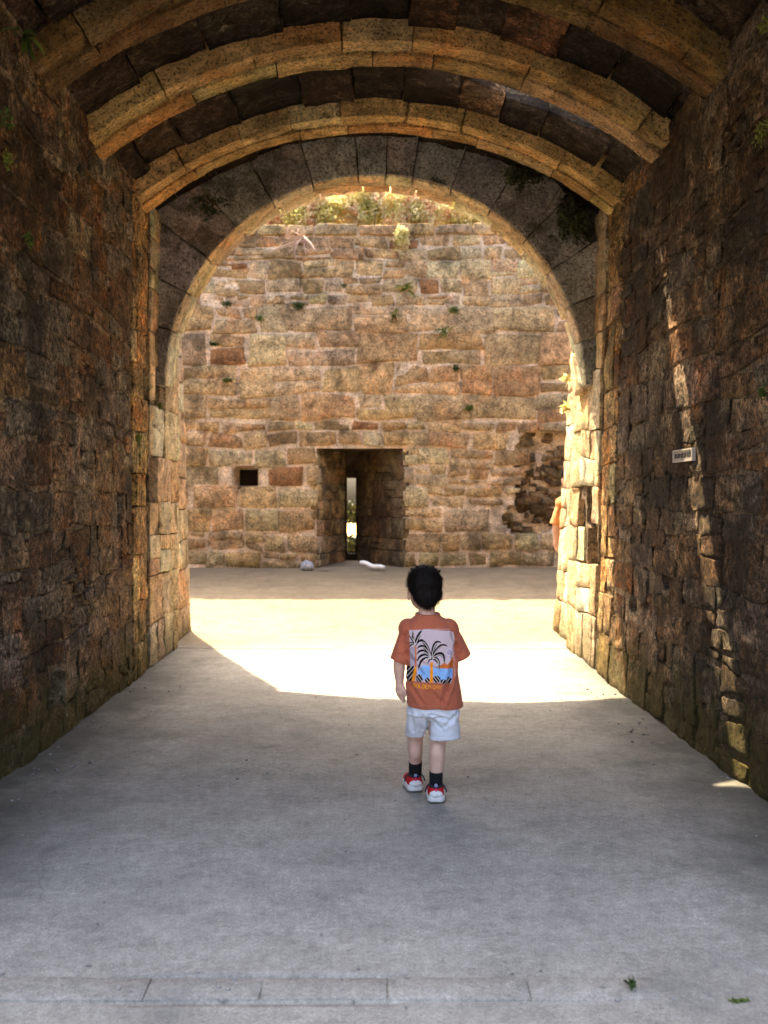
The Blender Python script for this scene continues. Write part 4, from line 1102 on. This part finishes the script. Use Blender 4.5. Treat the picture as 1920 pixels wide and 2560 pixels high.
def person(loc, yaw, scale, label, shirt_m, shorts_m, with_print, seed):
    e = empty('person', loc); e.rotation_euler = (0, 0, yaw); e.scale = (scale,)*3
    tag(e, label, 'person')
    cap = ring_cap
    # ---- body: one continuous skin
    P = [cap((0.0, 0.0, 0.44), (0.008, -0.005, 0.72), 0.078, 0.070), ellip((0.02, 0, 0.43), (0.092, 0.07, 0.06)),
         cap((-0.080, 0, 0.742), (0.080, 0, 0.742), 0.034, 0.034), cap((-0.002, 0.0, 0.75), (-0.006, 0.012, 0.875), 0.040, 0.036),
         ellip((-0.014, 0.012, 0.935), (0.071, 0.086, 0.082)), ellip((-0.020, 0.042, 0.885), (0.055, 0.055, 0.062)),     # skull, face
         ellip((-0.030, 0.100, 0.888), (0.010, 0.012, 0.011)), ellip((-0.028, 0.085, 0.853), (0.02, 0.012, 0.008)),        # nose, lips
         ellip((-0.083, 0.012, 0.893), (0.008, 0.017, 0.024)), ellip((0.060, 0.012, 0.893), (0.008, 0.017, 0.024)),        # ears
         # legs
         cap((0.055, 0.0, 0.42), (0.046, 0.008, 0.262), 0.058, 0.041), cap((0.046, 0.008, 0.262), (0.038, -0.022, 0.185), 0.036, 0.0355), cap((0.038, -0.022, 0.185), (0.034, -0.022, 0.075), 0.0350, 0.0235),
         cap((0.034, -0.022, 0.075), (0.034, 0.03, 0.035), 0.024, 0.022),
         cap((-0.03, 0.0, 0.42), (-0.050, 0.075, 0.262), 0.056, 0.040), cap((-0.050, 0.075, 0.262), (-0.049, 0.085, 0.185), 0.036, 0.034), cap((-0.049, 0.085, 0.185), (-0.046, 0.125, 0.08), 0.0335, 0.023),
         cap((-0.046, 0.125, 0.08), (-0.046, 0.18, 0.035), 0.024, 0.022),
         # arms
         cap((-0.090, 0, 0.745), (-0.122, -0.006, 0.635), 0.028, 0.0262), cap((-0.124, -0.008, 0.635), (-0.1265, 0.004, 0.57), 0.0275, 0.0265), cap((-0.1265, 0.004, 0.57), (-0.124, 0.012, 0.508), 0.0262, 0.0185),
         cap((0.09, 0, 0.745), (0.146, 0.03, 0.65), 0.028, 0.026), cap((0.146, 0.03, 0.65), (0.115, 0.125, 0.615), 0.026, 0.019)]
    # hanging hand, slightly curled, thumb towards the body
    def hand(w, down, side, fwd, sgn):
        w, down, side, fwd = map(lambda q: np.array(q, float), (w, down, side, fwd))
        out = [cap(w, w+down*0.02, 0.0185, 0.020), ellip(w+down*0.030, (0.022, 0.013, 0.028)), ellip(w+down*0.034+side*0.006, (0.017, 0.014, 0.024))]
        for i, (o, ln, cu) in enumerate(((0.016, 0.040, 0.25), (0.006, 0.046, 0.35), (-0.005, 0.042, 0.45), (-0.015, 0.034, 0.55))):
            b = w+down*(0.050-0.003*abs(i-1))+side*o
            d = down+fwd*cu*0.5; d /= np.linalg.norm(d)
            k1 = b+d*ln*0.45; d2 = down+fwd*cu*1.6; d2 /= np.linalg.norm(d2); k2 = k1+d2*ln*0.32
            d3 = down*0.8+fwd*cu*3.0; d3 /= np.linalg.norm(d3); k3 = k2+d3*ln*0.25
            out += [cap(b, k1, 0.0072, 0.0066, 8), cap(k1, k2, 0.0066, 0.006, 8), cap(k2, k3, 0.006, 0.0052, 8)]
        t0 = w+down*0.016+side*0.016; t1 = t0+down*0.022+side*0.014-fwd*0.004; t2 = t1+down*0.020+side*0.001-fwd*0.002
        out += [cap(t0, t1, 0.0095, 0.0078, 8), cap(t1, t2, 0.0078, 0.006, 8)]
        return out
    P += [ellip((0.038, -0.030, 0.200), (0.033, 0.030, 0.055)), ellip((-0.049, 0.074, 0.200), (0.032, 0.030, 0.055))]
    P += hand((-0.124, 0.012, 0.508), (0.06, 0.05, -1), (0.75, -0.62, 0.05), (0.55, 0.75, 0.0), 1)
    P += hand((0.115, 0.125, 0.615), (-0.45, 0.85, -0.2), (-0.3, -0.3, 0.85), (-0.8, -0.2, -0.3), 1)
    body = fused('body', P, 0.0036, M['skin'], e, 3)
    for sx in (-0.046, 0.008):
        v, f = ellip((sx-0.006, 0.092, 0.902), (0.008, 0.006, 0.006)); mesh_obj('eye', v, f, M['hair'], e)
    # ---- shirt
    T = loft([((0.032, 0.004, 0.408), 0.125, 0.094, -0.03), ((0.031, 0.003, 0.43), 0.125, 0.094, -0.02), ((0.028, 0.002, 0.47), 0.121, 0.092, 0), ((0.024, 0.0, 0.54), 0.115, 0.088, 0),
              ((0.018, -0.002, 0.61), 0.112, 0.084, 0), ((0.011, -0.003, 0.68), 0.116, 0.081, 0), ((0.006, -0.002, 0.735), 0.119, 0.075, 0), ((0.003, 0.0, 0.765), 0.107, 0.065, 0),
              ((0.001, 0.002, 0.787), 0.083, 0.054, 0), ((0.0, 0.003, 0.803), 0.058, 0.048, 0), ((0.0, 0.003, 0.812), 0.050, 0.044, 0)], 40)
    def sleeve(p0, p1, a0, a1, sq=0.85):
        p0, p1 = np.array(p0), np.array(p1); d = p1-p0; d /= np.linalg.norm(d)
        a = np.cross(d, [0, 1, 0]); a /= np.linalg.norm(a); b = np.cross(d, a); V = []; F = []; seg = 24; n = 6
        for i in range(n):
            t = i/(n-1); rr = a0+(a1-a0)*t
            for k in range(seg):
                q = 2*math.pi*k/seg; V.append(p0+(p1-p0)*t+rr*(a*math.cos(q)+b*sq*math.sin(q)))
        for i in range(n-1):
            for k in range(seg): F.append((i*seg+k, i*seg+(k+1) % seg, (i+1)*seg+(k+1) % seg, (i+1)*seg+k))
        F.append(tuple(range(seg))[::-1]); F.append(tuple((n-1)*seg+k for k in range(seg)))
        return V, F
    sl = [sleeve((-0.075, 0, 0.752), (-0.128, -0.004, 0.602), 0.046, 0.046), ellip((-0.088, 0, 0.748), (0.047, 0.05, 0.047)),
          sleeve((0.08, 0, 0.750), (0.152, 0.018, 0.612), 0.047, 0.046), ellip((0.092, 0, 0.746), (0.047, 0.05, 0.047))]
    sd = seed*3.1
    def folds(co, no):
        x, y, z = co.T
        f = 0.0075*fbm(np.stack([x*13+sd, y*13, z*6], 1), 2)
        low = np.clip((0.66-z)/0.25, 0, 1)
        f += low*0.009*np.sin(x*48+z*22+1.5*fbm(co*9+sd, 2))*np.clip(1-np.abs(x-0.03)/0.17, 0, 1)
        arm = np.exp(-(((np.abs(x-0.01)-0.105)/0.022)**2+((z-0.665)/0.06)**2))
        f -= 0.011*arm*(0.6+0.4*np.sin(z*150))
        f += 0.0012*np.clip(1-np.abs(z-0.430)/0.0035, 0, 1)*(-1.6)
        for (x0, z0, x1, z1, dp, wd) in ((-0.105, 0.665, -0.03, 0.560, 0.008, 0.008), (0.118, 0.675, 0.075, 0.50, 0.011, 0.010), (0.105, 0.60, 0.055, 0.440, 0.009, 0.009),
                                         (-0.085, 0.52, -0.03, 0.435, 0.007, 0.008), (0.0, 0.49, 0.055, 0.440, 0.006, 0.008), (-0.06, 0.62, 0.03, 0.585, 0.005, 0.007), (0.10, 0.735, 0.125, 0.66, 0.006, 0.007), (-0.098, 0.74, -0.12, 0.66, 0.006, 0.007)):
            tt = np.clip(((x-x0)*(x1-x0)+(z-z0)*(z1-z0))/((x1-x0)**2+(z1-z0)**2), 0, 1)
            dist = np.hypot(x-x0-tt*(x1-x0), z-z0-tt*(z1-z0))
            f = f-dp*np.exp(-(dist/wd)**2)+0.5*dp*np.exp(-((dist-wd*2.0)/wd)**2)
        fade = np.clip((0.81-z)/0.04, 0, 1)*np.clip((z-0.40)/0.05, 0.25, 1)
        return co+no*(f*fade)[:, None]
    shirt = fused('shirt', [T]+sl, 0.0042, shirt_m, e, 4, folds)
    bpy.context.view_layer.update()
    th = [(0.0+0.051*math.cos(q), 0.003+0.045*math.sin(q), 0.8105+0.004*math.sin(q)) for q in np.linspace(0, 2*math.pi, 33)]
    tubes('collar', [(th, 0.0052, 0.0052)], shirt_m, shirt, 8)
    if with_print:
        me = shirt.data; vs = [v.co.copy() for v in me.vertices]; fs = [tuple(p.vertices) for p in me.polygons]
        bvh = BVHTree.FromPolygons(vs, fs)
        nu, nv = 190, 230
        PP, col, al = paint_print(nu, nv)
        V = np.zeros((len(PP), 3)); ok = np.zeros(len(PP), bool)
        for i, (uu, vv) in enumerate(PP):
            if not al[i]: continue
            x = (940+uu/5.53-1070)/575*1.012; z = (2010-(1400+vv/5.53))/575*1.004
            h = bvh.ray_cast(Vector((x, -0.4, z)), Vector((0, 1, 0)))
            if h[0] is not None: V[i] = h[0]+h[1]*0.0012 if h[1].y < 0 else h[0]-h[1]*0.0012; ok[i] = True
        idx = -np.ones(len(PP), int); idx[ok] = np.arange(ok.sum())
        F = []
        for i in range(nu-1):
            for j in range(nv-1):
                q = (i*nv+j, (i+1)*nv+j, (i+1)*nv+j+1, i*nv+j+1)
                if all(ok[k] for k in q): F.append(tuple(idx[k] for k in q))
        pr = mesh_obj('print', V[ok], F, M['print'], shirt, True)
        pr['label'] = 'embroidered palm tree picture and orange words on the shirt back'
        at_ = pr.data.attributes.new('ink', 'FLOAT_COLOR', 'POINT')
        at_.data.foreach_set('color', np.concatenate([col[ok], np.ones((ok.sum(), 1))], 1).astype(np.float32).ravel())
    # ---- shorts
    W = loft([((0.022, 0.0, 0.375), 0.112, 0.082, 0), ((0.025, 0, 0.402), 0.110, 0.080, 0), ((0.025, 0, 0.44), 0.095, 0.07, 0)], 32)
    Lg = loft([((-0.053, 0.048, 0.266), 0.044, 0.054, 0.03), ((-0.050, 0.042, 0.285), 0.045, 0.056, 0.02), ((-0.042, 0.022, 0.335), 0.050, 0.062, 0), ((-0.030, 0.004, 0.39), 0.056, 0.072, 0), ((-0.025, 0, 0.42), 0.055, 0.07, 0)], 28)
    Rg = loft([((0.071, -0.006, 0.268), 0.073, 0.062, 0.02), ((0.070, -0.006, 0.29), 0.071, 0.063, 0.01), ((0.071, -0.004, 0.335), 0.067, 0.068, 0), ((0.075, 0, 0.39), 0.062, 0.076, 0), ((0.072, 0, 0.42), 0.058, 0.072, 0)], 28)
    def sfold(co, no):
        x, y, z = co.T
        f = 0.004*fbm(np.stack([x*12+sd, y*12, z*8], 1), 2)+0.003*np.sin((x*0.8+z*1.2)*70+2*fbm(co*8+sd, 2))*np.clip((z-0.28)/0.05, 0, 1)
        f -= 0.0014*np.clip(1-np.abs(z-0.287)/0.004, 0, 1)
        for (x0, z0, x1, z1, dp, wd) in ((0.01, 0.385, 0.10, 0.355, 0.006, 0.007), (0.015, 0.36, 0.05, 0.325, 0.005, 0.006), (0.125, 0.39, 0.07, 0.335, 0.005, 0.007), (-0.075, 0.385, -0.065, 0.30, 0.005, 0.007), (-0.03, 0.38, -0.025, 0.31, 0.004, 0.006)):
            tt = np.clip(((x-x0)*(x1-x0)+(z-z0)*(z1-z0))/((x1-x0)**2+(z1-z0)**2), 0, 1)
            dist = np.hypot(x-x0-tt*(x1-x0), z-z0-tt*(z1-z0))
            f = f-dp*np.exp(-(dist/wd)**2)+0.5*dp*np.exp(-((dist-wd*2.0)/wd)**2)
        f -= 0.012*np.exp(-((x-0.0)/0.006)**2)*np.clip((0.42-z)/0.1, 0, 1)
        return co+no*f[:, None]
    fused('shorts', [W, Lg, Rg], 0.004, shorts_m, e, 3, sfold)
    # ---- hair
    def hfold(co, no):
        x, y, z = co.T
        f = 0.0022*fbm(np.stack([np.arctan2(x, y+0.02)*14+sd, z*9, z*0], 1), 3)+0.003*fbm(co*24+sd, 2)
        return co+no*f[:, None]
    hc = np.array((-0.011, 0.0, 0.0))
    hair = fused('hair', [ellip((-0.013, 0.004, 0.950), (0.078, 0.090, 0.078)), ellip((-0.016, -0.012, 0.985), (0.066, 0.072, 0.046)), ellip((-0.010, -0.030, 0.905), (0.061, 0.054, 0.054)), ellip((0.008, -0.02, 0.91), (0.054, 0.055, 0.056)),
                          ellip((-0.004, -0.036, 0.872), (0.043, 0.034, 0.028)), ellip((-0.050, 0.035, 0.955), (0.038, 0.055, 0.045))], 0.0045, M['hair'], e, 3, hfold)
    r = np.random.default_rng(seed)
    hv = np.empty(len(hair.data.vertices)*3); hair.data.vertices.foreach_get('co', hv); hv = hv.reshape(-1, 3)
    hn = np.empty_like(hv).ravel(); hair.data.vertices.foreach_get('normal', hn); hn = hn.reshape(-1, 3)
    crown = np.array((0.005, -0.035, 1.025)); V = []; F = []
    tufts = [cap((c0[0], c0[1], c0[2]), tuple(np.array(c0)+np.array(c1)*(0.8 if c0[0] < -0.03 else 0.5)), 0.007, 0.002, 8) for c0, c1 in
             [((-0.070, -0.02, 0.985), (-0.022, -0.012, 0.012)), ((-0.058, -0.03, 1.003), (-0.026, -0.014, 0.016)), ((-0.040, -0.03, 1.016), (-0.024, -0.012, 0.016)),
              ((-0.015, -0.03, 1.022), (-0.016, -0.015, 0.014)), ((0.015, -0.03, 1.018), (0.016, -0.016, 0.012)), ((0.045, -0.02, 1.0), (0.018, -0.01, 0.010)), ((0.06, 0.0, 0.97), (0.012, -0.012, -0.012)),
              ((-0.02, -0.058, 0.868), (-0.004, -0.002, -0.020)), ((0.006, -0.062, 0.866), (0.002, -0.002, -0.022)), ((0.03, -0.05, 0.875), (0.002, -0.002, -0.018)), ((-0.045, -0.045, 0.89), (-0.008, 0.0, -0.02))]]
    mesh_obj('tufts', *merge(tufts), M['hair'], hair)
    for i in r.choice(len(hv), min(len(hv), 4200), replace=False):
        p = hv[i]; nn = hn[i]; d = p-crown; d[2] -= 0.03; d -= nn*(d@nn); L = np.linalg.norm(d)
        if L < 1e-4: continue
        d /= L; s = np.cross(d, nn); d = d+s*r.normal()*0.25; d /= np.linalg.norm(d)
        ln = 0.018+0.026*r.random(); lift = 0.10+0.40*r.random()**2; b = len(V); w = 0.0009
        for k in range(4):
            t = k/3; q = p-nn*0.002+d*ln*t+nn*lift*ln*t*(1.2-t*0.7); ww = w*(1-t*0.85)
            V += [q-s*ww, q+s*ww]
        F += [(b+2*k, b+2*k+1, b+2*k+3, b+2*k+2) for k in range(3)]
    mesh_obj('strands', V, F, M['hair'], hair, False)
    # ---- socks and shoes
    def sock(a, b, r0, r1):
        n = 7; pth = [np.array(a)+(np.array(b)-np.array(a))*t for t in np.linspace(0, 1, n)]
        tubes('sock', [(pth, r0, r1)], M['sock'], e, 18)
    sock((0.034, -0.022, 0.125), (0.034, -0.018, 0.045), 0.0298, 0.0300)
    sock((-0.0465, 0.106, 0.134), (-0.046, 0.128, 0.055), 0.0300, 0.0295)
    def shoe(heel, pitch, yaw_):
        s = empty('shoe', heel, e); s.rotation_euler = (pitch, 0, yaw_)
        # outline along y: 0 heel .. 0.165 toe
        prof = [(0.0, 0.020), (0.006, 0.030), (0.02, 0.0355), (0.05, 0.035), (0.085, 0.037), (0.115, 0.040), (0.14, 0.036), (0.158, 0.024), (0.166, 0.009)]
        def slab(z0, z1, zb, out0, out1, top=None):
            V = []; F = []; m = len(prof)
            lv = [(z0, out0*0.93), (z0+(z1-z0)*0.25, out0), (z1-(z1-z0)*0.2, out1), (z1, out1*0.95)]
            for (z, o) in lv:
                for (y, w) in prof: V.append((w*o, y if y > 0 else -0.002*o, z+zb*(y/0.166)))
                for (y, w) in reversed(prof): V.append((-w*o, y if y > 0 else -0.002*o, z+zb*(y/0.166)))
            q = 2*m
            for i in range(len(lv)-1):
                for k in range(q): F.append((i*q+k, i*q+(k+1) % q, (i+1)*q+(k+1) % q, (i+1)*q+k))
            F.append(tuple(range(q))[::-1]); F.append(tuple((len(lv)-1)*q+k for k in range(q)))
            return V, F
        mesh_obj('sole', *slab(0.0, 0.026, -0.006, 1.10, 1.06), M['sole'], s, True)
        cup = ellip((0, 0.0045, 0.032), (0.030, 0.012, 0.016)); mesh_obj('heel_guard', *cup, M['sole'], s)
        # upper: lofted red canvas, higher at the heel
        V = []; F = []; m = len(prof); q = 2*m
        tops = [0.060, 0.064, 0.066, 0.064, 0.062, 0.052, 0.044, 0.036, 0.031]
        for lv in range(6):
            t = lv/5; nrw = 1.0-0.42*t**1.6
            for sgn, seq in ((1, range(m)), (-1, reversed(range(m)))):
                for k in seq:
                    y, w = prof[k]; z = 0.027+(tops[k]-0.027)*t
                    V.append((sgn*w*nrw, y+(0.007*t if k < 2 else -0.006*t if k > 6 else 0), z))
        for i in range(5):
            for k in range(q): F.append((i*q+k, i*q+(k+1) % q, (i+1)*q+(k+1) % q, (i+1)*q+k))
        F.append(tuple(5*q+k for k in range(q)))
        mesh_obj('upper', V, F, M['red'], s, True)
        mesh_obj('heel_tab', *ellip((0, 0.006, 0.066), (0.008, 0.004, 0.012)), M['tab'], s)
        tubes('collar', [([(0.027*math.cos(a)*(1.0), 0.036+0.030*math.sin(a), 0.064+0.003*math.cos(2*a)) for a in np.linspace(0, 6.283, 25)], 0.0055, 0.0055)], M['darkstrap'], s, 8)
        tubes('lace', [([(0.024, 0.05, 0.062), (0.037, 0.046, 0.058), (0.044, 0.036, 0.046), (0.046, 0.028, 0.036)], 0.004, 0.003), ([(-0.024, 0.05, 0.062), (-0.037, 0.046, 0.058), (-0.044, 0.036, 0.046), (-0.046, 0.028, 0.036)], 0.004, 0.003)], M['darkstrap'], s, 6)
        mesh_obj('heel_stripe', *ellip((0, 0.0005, 0.050), (0.0035, 0.004, 0.014)), plain('pink_stripe', (0.6, 0.03, 0.14), 0.7), s)
    shoe((0.030, -0.066, 0.004), R(-1), R(-4))
    shoe((-0.046, 0.086, 0.004), R(0), R(5))
    return e
M['rust'] = cloth_mat('rust_cotton', (0.41, 0.112, 0.058))
M['bluegrey'] = cloth_mat('pale_blue_cotton', (0.58, 0.59, 0.63))
M['peach'] = cloth_mat('peach_cotton', (0.62, 0.27, 0.09))
M['denim'] = cloth_mat('dark_denim', (0.05, 0.06, 0.1))
person((0.232, 4.055, 0.004), R(2), 1.0, 'small child in rust orange printed shirt and pale blue shorts walking away', M['rust'], M['bluegrey'], True, 1)
px, py, pz = at(1440, 1300, 9.7)
person((px+0.01, 9.75, float(gz(9.75))+0.003), R(-4), 1.62, 'person in a peach shirt half hidden behind the sunlit jamb', M['peach'], M['denim'], False, 2)
